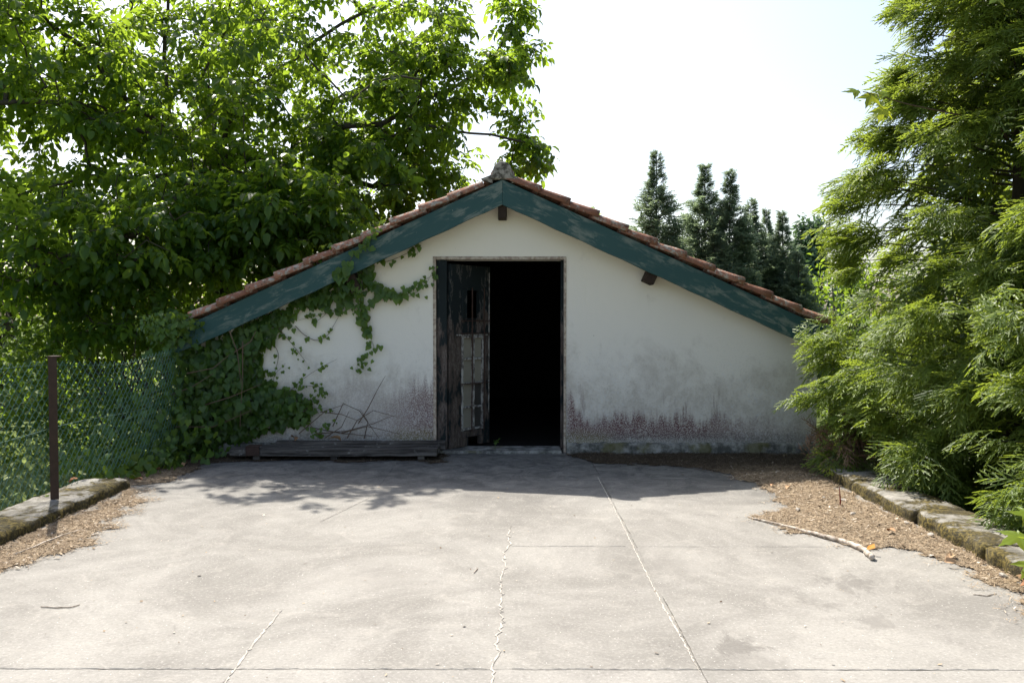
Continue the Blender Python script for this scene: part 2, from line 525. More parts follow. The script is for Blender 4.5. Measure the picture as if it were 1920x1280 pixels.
class MB:
    def __init__(self):
        self.v, self.f = [], []

    def add(self, V, F):
        b = len(self.v)
        self.v += [tuple(float(c) for c in p) for p in V]
        self.f += [tuple(i + b for i in f) for f in F]
        return self

    def box(self, a, b, rot=None, piv=None):
        (x0, y0, z0), (x1, y1, z1) = a, b
        V = [(x0, y0, z0), (x1, y0, z0), (x1, y1, z0), (x0, y1, z0), (x0, y0, z1), (x1, y0, z1), (x1, y1, z1), (x0, y1, z1)]
        if rot is not None:
            pv = Vector(piv)
            V = [tuple(rot @ (Vector(p) - pv) + pv) for p in V]
        return self.add(V, [(0, 3, 2, 1), (4, 5, 6, 7), (0, 1, 5, 4), (1, 2, 6, 5), (2, 3, 7, 6), (3, 0, 4, 7)])

    def prism(self, poly, axis, a, b):
        """poly of 2-D points extruded along axis ('y': points are x,z)"""
        n = len(poly)
        mk = {'y': lambda p, t: (p[0], t, p[1]), 'x': lambda p, t: (t, p[0], p[1]), 'z': lambda p, t: (p[0], p[1], t)}[axis]
        V = [mk(p, a) for p in poly] + [mk(p, b) for p in poly]
        F = [tuple(range(n)), tuple(range(2 * n - 1, n - 1, -1))]
        F += [(i, i + n, (i + 1) % n + n, (i + 1) % n) for i in range(n)]
        return self.add(V, F)

    def tube(self, pts, radii, sides=6, caps=True):
        pts = [Vector([float(c) for c in p]) for p in pts]
        n = len(pts)
        if not hasattr(radii, '__len__'):
            radii = [radii] * n
        ref = None
        V, F = [], []
        for i, p in enumerate(pts):
            t = (pts[min(i + 1, n - 1)] - pts[max(i - 1, 0)])
            t = t.normalized() if t.length > 1e-9 else Vector((0, 0, 1))
            if ref is None:
                ref = t.orthogonal().normalized()
            ref = (ref - t * ref.dot(t))
            ref = ref.normalized() if ref.length > 1e-6 else t.orthogonal().normalized()
            bi = t.cross(ref)
            for s in range(sides):
                a = 2 * math.pi * s / sides
                V.append(p + (ref * math.cos(a) + bi * math.sin(a)) * radii[i])
        for i in range(n - 1):
            for s in range(sides):
                s2 = (s + 1) % sides
                F.append((i * sides + s, i * sides + s2, (i + 1) * sides + s2, (i + 1) * sides + s))
        if caps:
            F.append(tuple(range(sides - 1, -1, -1)))
            F.append(tuple((n - 1) * sides + s for s in range(sides)))
        return self.add(V, F)

    def build(self, name, mat, parent=None, smooth=False, bevel=0.0, origin=None, segs=1):
        """vertices are world points; the object sits at the parent's place (or at origin)"""
        off = Vector(origin) if origin is not None else (world_off(parent) if parent is not None else Vector((0, 0, 0)))
        me = bpy.data.meshes.new(name)
        me.from_pydata([(p[0] - off.x, p[1] - off.y, p[2] - off.z) for p in self.v], [], self.f)
        me.update()
        if smooth:
            me.polygons.foreach_set('use_smooth', np.ones(len(me.polygons), dtype=bool))
        o = link(name, me, mat, parent)
        if origin is not None:
            o.location = off - (world_off(parent) if parent is not None else Vector((0, 0, 0)))
        if bevel > 0:
            b = o.modifiers.new('bevel', 'BEVEL')
            b.width = bevel
            b.segments = segs
            b.limit_method = 'ANGLE'
        return o


# ---- foliage: many transformed copies of small prototypes
def frames(d, up, roll=None):
    """rows of direction d (n,3) -> rotation matrices with x=d, z close to up"""
    d = d / np.linalg.norm(d, axis=1, keepdims=True)
    z = up - d * np.sum(up * d, axis=1, keepdims=True)
    nz = np.linalg.norm(z, axis=1, keepdims=True)
    bad = nz[:, 0] < 1e-3
    if bad.any():
        z[bad] = np.cross(d[bad], np.array([1.0, 0.3, 0.2]))
        nz = np.linalg.norm(z, axis=1, keepdims=True)
    z = z / nz
    y = np.cross(z, d)
    if roll is not None:
        c, s = np.cos(roll)[:, None], np.sin(roll)[:, None]
        y, z = y * c + z * s, z * c - y * s
    return np.stack([d, y, z], axis=2)


def foliage(parent, part, protos, mat, T, R, S, tint, n_parts=300, min_px=0.0, piece=0.2):
    """protos: list of (V,F,tint). The copies that show largest become parts; the rest one stuff part."""
    n = len(T)
    which = rng.integers(0, len(protos), n)
    off = np.array(world_off(parent))
    chosen = np.zeros(n, bool)
    if n_parts > 0:
        px, py, d = project(T)
        inside = (px > -20) & (px < 1940) & (py > -20) & (py < 1300) & (d > 0.5)
        size = np.where(inside, S / np.maximum(d, 0.3), 0)
        order = np.argsort(-size)
        order = [i for i in order[:n_parts] if size[i] > 0]
        if order and FPX * size[order[0]] * piece > min_px:
            chosen[order] = True
            NT = 4
            lib = {}
            for k, (V, F, t0) in enumerate(protos):
                for q in range(NT):
                    me = np_mesh(part, V, F, np.clip(t0 + (q + 0.5) / NT - 0.5, 0, 1))
                    me.materials.append(mat)
                    lib[k, q] = me
            for i in order:
                q = min(NT - 1, max(0, int((tint[i] + 0.5) * NT)))
                o = bpy.data.objects.new(part, lib[which[i], q])
                Mx = Matrix([[*(R[i, r] * S[i]), T[i, r] - off[r]] for r in range(3)] + [[0, 0, 0, 1]])
                o.parent = parent
                o.matrix_basis = Mx
                COL.objects.link(o)
    Vs, Fs, ts, base = [], [], [], 0
    for k, (V, F, t0) in enumerate(protos):
        ii = np.where((which == k) & ~chosen)[0]
        if len(ii) == 0:
            continue
        A = R[ii] * S[ii][:, None, None]
        W = np.einsum('nij,vj->nvi', A, V) + (T[ii] - off)[:, None, :]
        Vs.append(W.reshape(-1, 3))
        Fs.append((F[None] + (np.arange(len(ii)) * len(V))[:, None, None] + base).reshape(-1, F.shape[1]))
        ts.append(np.clip(t0[None] + tint[ii][:, None], 0, 1).ravel())
        base += len(ii) * len(V)
    if Vs:
        me = np_mesh(part + '_mass', np.concatenate(Vs), np.concatenate(Fs), np.concatenate(ts))
        o = link(part + '_mass', me, mat, parent)
        o['kind'] = 'stuff'
        return o


def simple_leaf(L=1.0, W=0.5, fold=0.12, curl=0.15, heart=False):
    if heart:
        V = np.array([(0.0, 0, 0), (0.45, 0, -curl * 0.1), (1.0, 0, -curl), (-0.14, 0.26, fold * .7), (0.10, 0.50, fold), (0.50, 0.38, fold * .7),
                      (-0.14, -0.26, fold * .7), (0.10, -0.50, fold), (0.50, -0.38, fold * .7)])
        F = np.array([(0, 4, 3), (0, 1, 4), (1, 5, 4), (1, 2, 5), (0, 6, 7), (0, 7, 1), (1, 7, 8), (1, 8, 2)])
    else:
        V = np.array([(0, 0, 0), (0.5, 0, 0), (1.0, 0, -curl), (0.28, 0.44, fold), (0.68, 0.40, fold * .6 - curl * .3),
                      (0.28, -0.44, fold), (0.68, -0.40, fold * .6 - curl * .3)])
        F = np.array([(0, 1, 3), (1, 4, 3), (1, 2, 4), (0, 5, 1), (1, 5, 6), (1, 6, 2)])
    V = V * np.array([L, W, L])
    return V.astype(float), F


def walnut_leaf(seed):
    r = np.random.default_rng(seed)
    Vs, Fs, ts, b = [], [], [], 0
    slots = [(1.0, 0, 0.150)] + [(0.78, s, 0.128) for s in (1, -1)] + [(0.52, s, 0.112) for s in (1, -1)] + [(0.28, s, 0.085) for s in (1, -1)]
    for t, s, L in slots:
        L = L * r.uniform(0.85, 1.15)
        V, F = simple_leaf(L, L * 0.60, r.uniform(.08, .2), r.uniform(0.1, 0.35))
        a = s * r.uniform(0.9, 1.35)
        dn = r.uniform(0.1, 0.7)
        c, sn = math.cos(a), math.sin(a)
        Ry = np.array([[math.cos(dn), 0, math.sin(dn)], [0, 1, 0], [-math.sin(dn), 0, math.cos(dn)]])
        Rz = np.array([[c, -sn, 0], [sn, c, 0], [0, 0, 1]])
        P = np.array([0.30 * t, 0, -0.07 * t * t])
        Vs.append(V @ Ry.T @ Rz.T + P)
        Fs.append(F + b)
        b += len(V)
        ts.append(np.full(len(V), r.uniform(-.12, .12)))
    V = np.array([(0, .003, 0), (0, -.003, 0), (.3, 0, -.07)])
    Vs.append(V); Fs.append(np.array([(0, 1, 2)]) + b); ts.append(np.zeros(3))
    return np.concatenate(Vs), np.concatenate(Fs), np.concatenate(ts)


def cypress_spray(seed, n_side=7, sub=3, w=0.011):
    """flat fern-like spray about 1 long (scaled later), tips lighter"""
    r = np.random.default_rng(seed)
    V, F, t = [], [], []

    def ribbon(p, q, wa, wb, ta, tb):
        d = q - p
        side = np.cross(d, np.array([0, 0, 1.0]) + r.normal(0, .45, 3))
        side /= np.linalg.norm(side) + 1e-9
        b = len(V)
        V.extend([p - side * wa, p + side * wa, q + side * wb, q - side * wb])
        F.append((b, b + 1, b + 2)); F.append((b, b + 2, b + 3))
        t.extend([ta, ta, tb, tb])

    def axis(s):
        return np.array([s * (1 - .10 * s * s), 0.07 * math.sin(3 * s + seed), 0.20 * s - 0.52 * s ** 2.4])
    segs = 4
    for i in range(segs):
        ribbon(axis(i / segs), axis((i + 1) / segs), w * 1.2, w * 1.0, -.3 + .4 * i / segs, -.22 + .4 * i / segs)
    for i in range(n_side):
        s = 0.12 + 0.86 * i / (n_side - 1) * 0.97
        for sg in (1, -1):
            s2 = min(0.99, s + (0.04 if sg > 0 else 0) + r.normal(0, .01))
            p = axis(s2)
            L = (0.50 * (1 - s2) ** 0.75 + 0.12) * r.uniform(0.8, 1.15)
            a = sg * r.uniform(0.62, 0.92)
            d = np.array([math.cos(a), math.sin(a), -0.15 + r.normal(0, .12)])
            q = p + d * L * 0.55
            e = q + (d + np.array([.25, 0, -.35])) * L * 0.5
            t0 = -.22 + .40 * s2
            ribbon(p, q, w * 1.3, w * 1.35, t0, t0 + .12)
            ribbon(q, e, w * 1.35, w * .5, t0 + .12, t0 + .35)
            for k in range(sub):
                u = (k + 0.7) / (sub + 0.4)
                base = p + (q - p) * min(1, u * 1.7) if u < .6 else q + (e - q) * (u - .6) / .5
                for s3 in (1, -1):
                    aa = a + s3 * 0.65
                    dd = np.array([math.cos(aa), math.sin(aa), -0.25 + r.normal(0, .15)])
                    ribbon(base, base + dd * L * 0.33 * (1.15 - u * .7), w * 1.15, w * .5, t0 + .08, t0 + .32)
    return np.array(V), np.array(F), np.array(t)


def rand_unit(n):
    v = rng.normal(size=(n, 3))
    return v / np.linalg.norm(v, axis=1, keepdims=True)


# ------------------------------------------------------------------ ground, terrace
g = MB()
for gx0, gx1 in ((-1000, 1000),):
    g.add([(-1000, -400, -.8), (1000, -400, -.8), (1000, 1600, -.8), (-1000, 1600, -.8)], [(0, 1, 2, 3)])
tag(g.build('ground', M['soil']), kind='structure')

KL0, KL1 = -3.75, -3.33
KR0, KR1 = 2.86, 3.28
terrace = empty('terrace', (0, 0, 0))
tag(terrace, kind='structure')
tb = MB().box((-3.8, -9, -.9), (3.36, 15.7, -0.010))
tb.build('bed', M['grit'], terrace)


def slab(x0, x1, y0, y1):
    r = random.Random(int(x0 * 100 + y0 * 10000))
    gap = 0.0016
    gl = 0.0010 if abs(x0 + 1.19) < .01 else gap
    gr = 0.0010 if abs(x1 + 1.19) < .01 else gap
    pts = []

    def edge(a, b):
        n = max(6, int(math.dist(a, b) / 0.05))
        ph = r.uniform(0, 6)
        for i in range(n):
            t = i / n
            jx = r.gauss(0, 0.0016) + 0.0035 * math.sin(ph + 9 * t) * math.sin(3.1 * t)
            pts.append((a[0] + (b[0] - a[0]) * t + jx, a[1] + (b[1] - a[1]) * t + r.gauss(0, 0.0016)))
    x0 += gl; x1 -= gr; y0 += gap; y1 -= gap
    edge((x0, y0), (x1, y0)); edge((x1, y0), (x1, y1)); edge((x1, y1), (x0, y1)); edge((x0, y1), (x0, y0))
    cx, cy = (x0 + x1) / 2, (y0 + y1) / 2
    n = len(pts)
    inn = [(cx + (p[0] - cx) * (1 - .004 / (x1 - x0) * 2), cy + (p[1] - cy) * (1 - .004 / (y1 - y0) * 2)) for p in pts]
    V = [(p[0], p[1], 0.0) for p in inn] + [(p[0], p[1], -.0014) for p in pts] + [(p[0], p[1], -.06) for p in pts]
    F = [tuple(range(n))]
    for k in (0, 1):
        F += [(k * n + i, (k + 1) * n + i, (k + 1) * n + (i + 1) % n, k * n + (i + 1) % n) for i in range(n)]
    m = MB().add(V, F)
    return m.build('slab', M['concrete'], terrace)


xs = [KL0, -1.19, 0.79, KR1]
ys = [9.28, 7.41, 5.49, 3.57, 1.65, -0.27, -2.2, -4.1, -6.0]
for i in range(3):
    for j in range(len(ys) - 1):
        if i < 2 and j in (1, 2):
            if i == 0 and j == 1:
                slab(xs[0], xs[2], ys[3], ys[1])
            continue
        slab(xs[i], xs[i + 1], ys[j + 1], ys[j])


def ribbon_on_ground(pts, w, z, name, mat, jit=0.004, seg=0.02):
    z = z + .0012
    r = random.Random(len(pts) * 13)
    P = []
    for a, b in zip(pts[:-1], pts[1:]):
        n = max(1, int(math.dist(a[:2], b[:2]) / seg))
        for i in range(n):
            t = i / n
            P.append((a[0] + (b[0] - a[0]) * t + r.gauss(0, jit), a[1] + (b[1] - a[1]) * t + r.gauss(0, jit * .6)))
    V, F = [], []
    for i, p in enumerate(P):
        q = P[min(i + 1, len(P) - 1)]
        o = P[max(i - 1, 0)]
        d = Vector((q[0] - o[0], q[1] - o[1], 0))
        d = d.normalized() if d.length > 0 else Vector((0, 1, 0))
        s = Vector((-d.y, d.x, 0))
        ww = w * r.uniform(0.25, 1.0) * min(1, (i + 1) / 6, (len(P) - i) / 6)
        V += [(p[0] + s.x * ww, p[1] + s.y * ww, z), (p[0], p[1], z + .002), (p[0] - s.x * ww, p[1] - s.y * ww, z)]
        if i:
            b = (i - 1) * 3
            F += [(b, b + 1, b + 4, b + 3), (b + 1, b + 2, b + 5, b + 4)]
    return MB().add(V, F).build(name, mat, terrace)


crk = [(925, 1310), (922, 1260), (935, 1225), (930, 1195), (945, 1165), (937, 1150), (941, 1120), (938, 1090), (948, 1062), (945, 1040), (957, 1018), (952, 1003), (958, 985)]
ribbon_on_ground([on_ground(*p) for p in crk], 0.0062, 0.0015, 'crack', M['crack'], 0.0065, .026)
jf = [(418, 1285), (440, 1255), (465, 1220), (490, 1190), (515, 1160), (530, 1140)]
ribbon_on_ground([on_ground(*p) for p in jf], 0.0075, 0.0012, 'joint_grit', M['crack'], 0.003)
jr = [(1120, 893), (1150, 950), (1180, 1010), (1215, 1080), (1245, 1140), (1280, 1200), (1315, 1265)]
ribbon_on_ground([on_ground(*p) for p in jr], 0.0048, 0.0012, 'joint_grit', M['crack'], 0.002)
for a, b in (((0, 1246), (920, 1262)), ((960, 1262), (1310, 1262)), ((960, 1026), (1180, 1028)), ((600, 978), (710, 925)), ((1315, 1263), (1900, 1268))):
    A, B = on_ground(*a), on_ground(*b)
    B[1] = A[1] = (3.57 if a[1] > 1200 else (5.49 if a[1] > 1000 else A[1]))
    if a[1] < 1000:
        B = on_ground(*b)
    ribbon_on_ground([A, B], 0.0038, 0.0010, 'joint_grit', M['crack'], 0.003)


def kerb(x0, x1, lens, y_start, name, label, top=0.10, seed=1):
    r = np.random.default_rng(seed)
    root = empty(name, ((x0 + x1) / 2, y_start, 0))
    tag(root, label, 'kerb')
    y = y_start
    for L in lens:
        nx, ny = 9, int(L / 0.045) + 2
        h = top + r.uniform(-.006, .006)
        sh = r.uniform(-.007, .007)
        X = np.linspace(x0, x1, nx) + sh
        Y = np.linspace(y + .002, y + L - .002, ny)
        # section profile: up, across, down
        prof = [(X[0], -.02), (X[0], h * .5), (X[0] + .006, h - .012)] + [(x, h) for x in X[1:-1]] + [(X[-1] - .006, h - .012), (X[-1], h * .5), (X[-1], -.02)]
        V = []
        edge_in = r.normal(0, .010, ny)
        edge_in = np.convolve(edge_in, [.25, .5, .25], 'same') * 1.6
        for j in range(ny):
            endz = -.005 if j in (0, ny - 1) else 0
            for k, (px, pz) in enumerate(prof):
                jx = edge_in[j] if (k < 3) == (x0 > 0) and (k < 4 or k > len(prof) - 4) else 0
                V.append((px + jx + r.normal(0, .0035), Y[j] + r.normal(0, .004), pz + r.normal(0, .0035) + (endz if pz > .02 else 0)))
        n = len(prof)
        F = [(j * n + k, j * n + k + 1, (j + 1) * n + k + 1, (j + 1) * n + k) for j in range(ny - 1) for k in range(n - 1)]
        F += [tuple(range(n - 1, -1, -1)), tuple((ny - 1) * n + k for k in range(n))]
        F = [tuple(reversed(f)) for f in F]
        MB().add(V, F).build('kerb_stone', M['kerb'], root, smooth=True)
        y += L
    return root


kerb(KL0, KL1, (1.3, 1.5, 1.4, 1.6, 1.45, 1.25, 1.4), -2.55, 'stone_kerb', 'grey concrete kerb under the green wire fence', 0.092, 3)
kerb(KR0, KR1, (1.3, 1.5, 1.4, 1.6, 1.5, 0.95, 1.1, 0.6), -2.15, 'stone_kerb', 'mossy stone kerb beside the tall cypress', 0.105, 5)

# ------------------------------------------------------------------ house
RX, BY, WY = -0.13, 9.0, 9.25            # ridge x, barge board plane, wall plane
APEX, SL = 2.917, 0.458
YB = 15.6
HX0, HX1 = -3.46, 3.28                   # outer wall faces
EX0, EX1 = -3.52, 3.24                   # ends of the barge boards
house = empty('house', (RX, WY, 0))
tag(house, 'low white plastered house with teal gable boards and an open dark doorway', 'house')


def roof_z(x):
    return APEX - abs(x - RX) * SL


DX0, DX1, DT = -0.85, 0.532, 2.095
wall = MB()
ut = -0.055                               # wall top sits below the roof deck
# front wall built of three panes of plaster round the doorway
T = 0.25
fr = [(HX0, -.05), (DX0, -.05), (DX0, roof_z(DX0) + ut), (HX0, roof_z(HX0) + ut)]
fl = [(DX1, -.05), (HX1, -.05), (HX1, roof_z(HX1) + ut), (DX1, roof_z(DX1) + ut)]
tp = [(DX0, DT), (DX1, DT), (DX1, roof_z(DX1) + ut), (RX, roof_z(RX) + ut), (DX0, roof_z(DX0) + ut)]


def gridded(poly_x0, poly_x1, zlo, zhi_fn, y):
    nx, nz = max(2, int((poly_x1 - poly_x0) / .12)), 14
    V, F = [], []
    for i in range(nx + 1):
        x = poly_x0 + (poly_x1 - poly_x0) * i / nx
        for j in range(nz + 1):
            z = zlo + (zhi_fn(x) - zlo) * j / nz
            w = 0.006 * math.sin(2.1 * x + 1.3) * math.sin(2.7 * z) + 0.004 * math.sin(5.3 * x + 2.2 * z)
            if min(abs(x - poly_x0), abs(x - poly_x1)) < .02:
                w = 0
            V.append((x, y + w, z))
    for i in range(nx):
        for j in range(nz):
            a = i * (nz + 1) + j
            F.append((a, a + nz + 1, a + nz + 2, a + 1))
    return V, F


rz = lambda x: roof_z(x) + ut
wall.add(*gridded(HX0, DX0, -.05, rz, WY))
wall.add(*gridded(DX1, HX1, -.05, rz, WY))
wall.add(*gridded(DX0, RX, DT, rz, WY))
wall.add(*gridded(RX, DX1, DT, rz, WY))
# reveals
wall.add([(DX0, WY, -.05), (DX0, WY + T, -.05), (DX0, WY + T, DT), (DX0, WY, DT)], [(0, 1, 2, 3)])
wall.add([(DX1, WY, -.05), (DX1, WY, DT), (DX1, WY + T, DT), (DX1, WY + T, -.05)], [(0, 1, 2, 3)])
wall.add([(DX0, WY, DT), (DX0, WY + T, DT), (DX1, WY + T, DT), (DX1, WY, DT)], [(0, 1, 2, 3)])
# sides and back
wall.add([(HX0, WY, -.8), (HX0, YB, -.8), (HX0, YB, rz(HX0)), (HX0, WY, rz(HX0))], [(0, 3, 2, 1)])
wall.add([(HX1, WY, -.8), (HX1, YB, -.8), (HX1, YB, rz(HX1)), (HX1, WY, rz(HX1))], [(0, 1, 2, 3)])
wall.add([(HX0, YB, -.8), (HX1, YB, -.8), (HX1, YB, rz(HX1)), (RX, YB, rz(RX)), (HX0, YB, rz(HX0))], [(4, 3, 2, 1, 0)])
wall.build('wall', M['plaster'], house)
# the dark inside
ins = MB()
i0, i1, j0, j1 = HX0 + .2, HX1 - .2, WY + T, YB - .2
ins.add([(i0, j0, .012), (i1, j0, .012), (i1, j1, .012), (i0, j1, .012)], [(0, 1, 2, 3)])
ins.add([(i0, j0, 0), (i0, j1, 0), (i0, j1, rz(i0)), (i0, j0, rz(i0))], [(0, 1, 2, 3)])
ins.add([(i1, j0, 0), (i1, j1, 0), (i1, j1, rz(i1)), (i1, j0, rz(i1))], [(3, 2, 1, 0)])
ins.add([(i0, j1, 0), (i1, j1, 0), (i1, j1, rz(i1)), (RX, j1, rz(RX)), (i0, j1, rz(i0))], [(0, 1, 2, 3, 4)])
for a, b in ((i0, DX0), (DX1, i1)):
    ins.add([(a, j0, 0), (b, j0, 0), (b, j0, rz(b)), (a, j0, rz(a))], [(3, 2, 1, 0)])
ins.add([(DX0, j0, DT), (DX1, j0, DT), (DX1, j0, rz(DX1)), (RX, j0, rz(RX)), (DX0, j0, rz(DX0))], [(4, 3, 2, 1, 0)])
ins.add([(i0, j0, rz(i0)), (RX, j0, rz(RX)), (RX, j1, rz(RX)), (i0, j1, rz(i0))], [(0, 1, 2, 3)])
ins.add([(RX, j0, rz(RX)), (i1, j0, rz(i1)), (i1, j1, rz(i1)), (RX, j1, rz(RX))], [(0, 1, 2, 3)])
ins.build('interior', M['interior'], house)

# plinth
def rough_plinth(x0, x1, seed):
    r = random.Random(seed)
    m = MB()
    n = int((x1 - x0) / .05)
    V = []
    for i in range(n + 1):
        x = x0 + (x1 - x0) * i / n
        o = .045 + r.gauss(0, .005)
        h = .105 + r.gauss(0, .006)
        V += [(x, WY - o - .004, -.02), (x, WY - o, h * .5), (x, WY - o + .004, h - .008), (x, WY - o + .016, h), (x, WY + .02, h + .012)]
    F = [(i * 5 + k, (i + 1) * 5 + k, (i + 1) * 5 + k + 1, i * 5 + k + 1) for i in range(n) for k in range(4)]
    m.add(V, F)
    m.add([V[k] for k in range(5)] + [(x0, WY + .02, -.02)], [(5, 4, 3, 2, 1, 0)])
    m.add([V[n * 5 + k] for k in range(5)] + [(x1, WY + .02, -.02)], [(0, 1, 2, 3, 4, 5)])
    m.build('plinth', M['plinth'], house)


rough_plinth(DX1 + .035, HX1 - .03, 1)
rough_plinth(HX0 + .02, DX0 - .03, 2)

# barge boards, mitred at the ridge
BH = 0.262


def barge(sgn, xe, name='barge_board'):
    m = MB()
    n = 24
    V = []
    r = random.Random(int(xe * 10))
    for i in range(n + 1):
        x = RX + (xe - RX) * i / n
        zt = roof_z(x)
        cut = 0.0
        zb = zt - BH - (0.004 * math.sin(i * 1.9) if i else 0)
        xb = x
        if i == n:
            xb = x + sgn * 0.06
        V += [(x, BY, zt), (xb, BY, zb), (xb, BY + .032, zb), (x, BY + .032, zt)]
    F = []
    for i in range(n):
        for k in range(4):
            a, b = i * 4 + k, i * 4 + (k + 1) % 4
            F.append((a, b, b + 4, a + 4) if sgn > 0 else (a + 4, b + 4, b, a))
    F += [(0, 3, 2, 1), tuple(n * 4 + k for k in range(4))]
    m.add(V, F)
    o = m.build(name, M['teal'], house, bevel=.003, origin=(RX + sgn * .002, BY, APEX))
    ang = math.atan(SL) * sgn                 # local x runs along the board, so the wear does too
    o.data.transform(Matrix.Rotation(-ang, 4, 'Y'))
    o.rotation_euler.y = ang
    return o


barge(1, EX1)
barge(-1, EX0)
# deck under the tiles (thin boards), soffit
m = MB()
for sgn, xe in ((1, HX1 + .12), (-1, HX0 - .12)):
    x0, x1 = RX + sgn * .001, xe
    z0, z1 = roof_z(x0), roof_z(x1)
    V = [(x0, BY + .034, z0 - .035), (x1, BY + .034, z1 - .035), (x1, YB + .15, z1 - .035), (x0, YB + .15, z0 - .035),
         (x0, BY + .034, z0 - .004), (x1, BY + .034, z1 - .004), (x1, YB + .15, z1 - .004), (x0, YB + .15, z0 - .004)]
    m.add(V, [(0, 3, 2, 1), (4, 5, 6, 7), (0, 1, 5, 4), (1, 2, 6, 5), (2, 3, 7, 6), (3, 0, 4, 7)])
roof = m.build('roof', M['timber'], house)
# purlin ends
m = MB().box((RX - .046, BY + .034, APEX - BH - .14), (RX + .046, WY + .05, APEX - .06))
m.build('purlin', M['timber'], house, bevel=.006)
for px, py, sgn in ((1221, 516, 1), (663, 532, -1)):
    c = at(px, py, BY + .1)
    rot = Matrix.Rotation(math.atan(SL) * (1 if sgn > 0 else -1), 3, 'Y')
    m = MB().box((c[0] - .058, BY + .034, c[2] - .09), (c[0] + .058, WY + .05, c[2] + .12), rot, (c[0], BY, c[2]))
    m.build('purlin', M['timber'], house, bevel=.006)

# tiles
ANG = math.atan(SL)


def tile_mesh(r0, r1, L, arc, th, up, seed):
    """half-round tile along local x (downhill), cross-section in y,z"""
    r = random.Random(seed)
    n, k = 7, 4
    V = []
    for lay in (0, th):
        for i in range(k):
            t = i / (k - 1)
            R = r0 + (r1 - r0) * t - lay
            for j in range(n):
                a = -arc / 2 + arc * j / (n - 1)
                yy, zz = R * math.sin(a), R * math.cos(a)
                V.append((t * L + r.gauss(0, .0015), yy + r.gauss(0, .0012), (zz if up else -zz) + r.gauss(0, .0012)))
    N = n * k
    F = []
    for i in range(k - 1):
        for j in range(n - 1):
            a = i * n + j
            F.append((a, a + n, a + n + 1, a + 1))
            F.append((N + a, N + a + 1, N + a + n + 1, N + a + n))
    for j in range(n - 1):
        a = (k - 1) * n + j
        F.append((j, j + 1, N + j + 1, N + j)); F.append((a + 1, a, N + a, N + a + 1))
    for i in range(k - 1):
        a = i * n
        F.append((a, N + a, N + a + n, a + n)); F.append((a + n - 1, a + 2 * n - 1, N + a + 2 * n - 1, N + a + n - 1))
    return V, F


covers = [tile_mesh(.068, .088, .40, math.pi * .98, .018, True, s) for s in range(4)]
pans = [tile_mesh(.088, .072, .40, math.pi * .8, .014, False, 20 + s) for s in range(2)]
cov_me = []
for V, F in covers + pans:
    me = bpy.data.meshes.new('tile')
    me.from_pydata(V, [], F)
    me.polygons.foreach_set('use_smooth', np.ones(len(me.polygons), dtype=bool))
    me.materials.append(M['tile'])
    me.update()
    cov_me.append(me)
EXPO, PITCH = 0.335, 0.215
ncol = int((YB + .1 - BY) / PITCH)
far = MB()
r = random.Random(3)
tiles_done = 0
hoff = world_off(roof)
for c in range(ncol):
    for sgn, xe in ((1, EX1 + .06), (-1, EX0 + .10)):
        run = abs(xe - RX) / math.cos(ANG)
        nrow = int(run / EXPO) + 1
        for k in range(nrow):
            s_low = run - k * EXPO                      # lower end of the tile measured down the slope
            s0 = s_low - .40
            if s0 < -.12:
                continue
            for kind in (0, 1):
                if kind == 0:
                    yy = BY + .045 + c * PITCH
                    lift = .0
                else:
                    yy = BY + .045 + (c + .5) * PITCH
                    lift = .070
                x = RX + sgn * s0 * math.cos(ANG)
                z = APEX - s0 * math.sin(ANG) + lift + .022
                tilt = ANG - (.055 if kind == 0 else .05) + r.gauss(0, .010)
                ry = Matrix.Rotation(tilt if sgn > 0 else tilt, 3, 'Y')
                Rm = ry if sgn > 0 else Matrix.Rotation(math.pi, 3, 'Z') @ ry
                Rm = Matrix.Rotation(r.gauss(0, .018), 3, 'Z') @ Rm
                loc = Vector((x, yy + r.gauss(0, .005), z + r.gauss(0, .003)))
                idx = r.randrange(4) if kind == 0 else 4 + r.randrange(2)
                if tiles_done < 300:
                    o = bpy.data.objects.new('tile', cov_me[idx])
                    COL.objects.link(o)
                    o.parent = roof
                    Mx = Rm.to_4x4()
                    Mx.translation = loc - hoff
                    o.matrix_basis = Mx
                    tiles_done += 1
                else:
                    V, F = (covers + pans)[idx]
                    far.add([tuple(Rm @ Vector(p) + loc) for p in V], F)
tf = far.build('tile_field', M['tile'], roof, smooth=True)
tf['kind'] = 'stuff'
# ridge: rounded mortar end and ridge tiles behind it
prof = []
for a in np.linspace(0, math.pi, 13):
    prof.append((RX + .098 * math.cos(a), APEX + .085 + .105 * math.sin(a) ** 0.9))
prof = [(RX + .135, APEX + .0)] + [(RX + .112, APEX + .045)] + prof + [(RX - .112, APEX + .045), (RX - .135, APEX + .0)]
m = MB().prism(prof, 'y', BY - .02, BY + .22)
ridge_end = m.build('ridge_end', M['mortar'], roof, bevel=.02, segs=3)
for i in range(17):
    y0 = BY + .16 + i * .38
    n = 9
    V, F = [], []
    for lay in (0, .016):
        for q, (yy, R) in enumerate(((y0, .125), (y0 + .42, .108))):
            for j in range(n):
                a = math.pi * j / (n - 1)
                V.append((RX + (R - lay) * math.cos(a) * 1.05, yy, APEX + .055 + (R - lay) * math.sin(a)))
    N = 2 * n
    for j in range(n - 1):
        F += [(j, n + j, n + j + 1, j + 1), (N + j, N + j + 1, N + n + j + 1, N + n + j), (j, j + 1, N + j + 1, N + j)]
    MB().add(V, F).build('ridge_tile', M['tile'], roof, smooth=True)
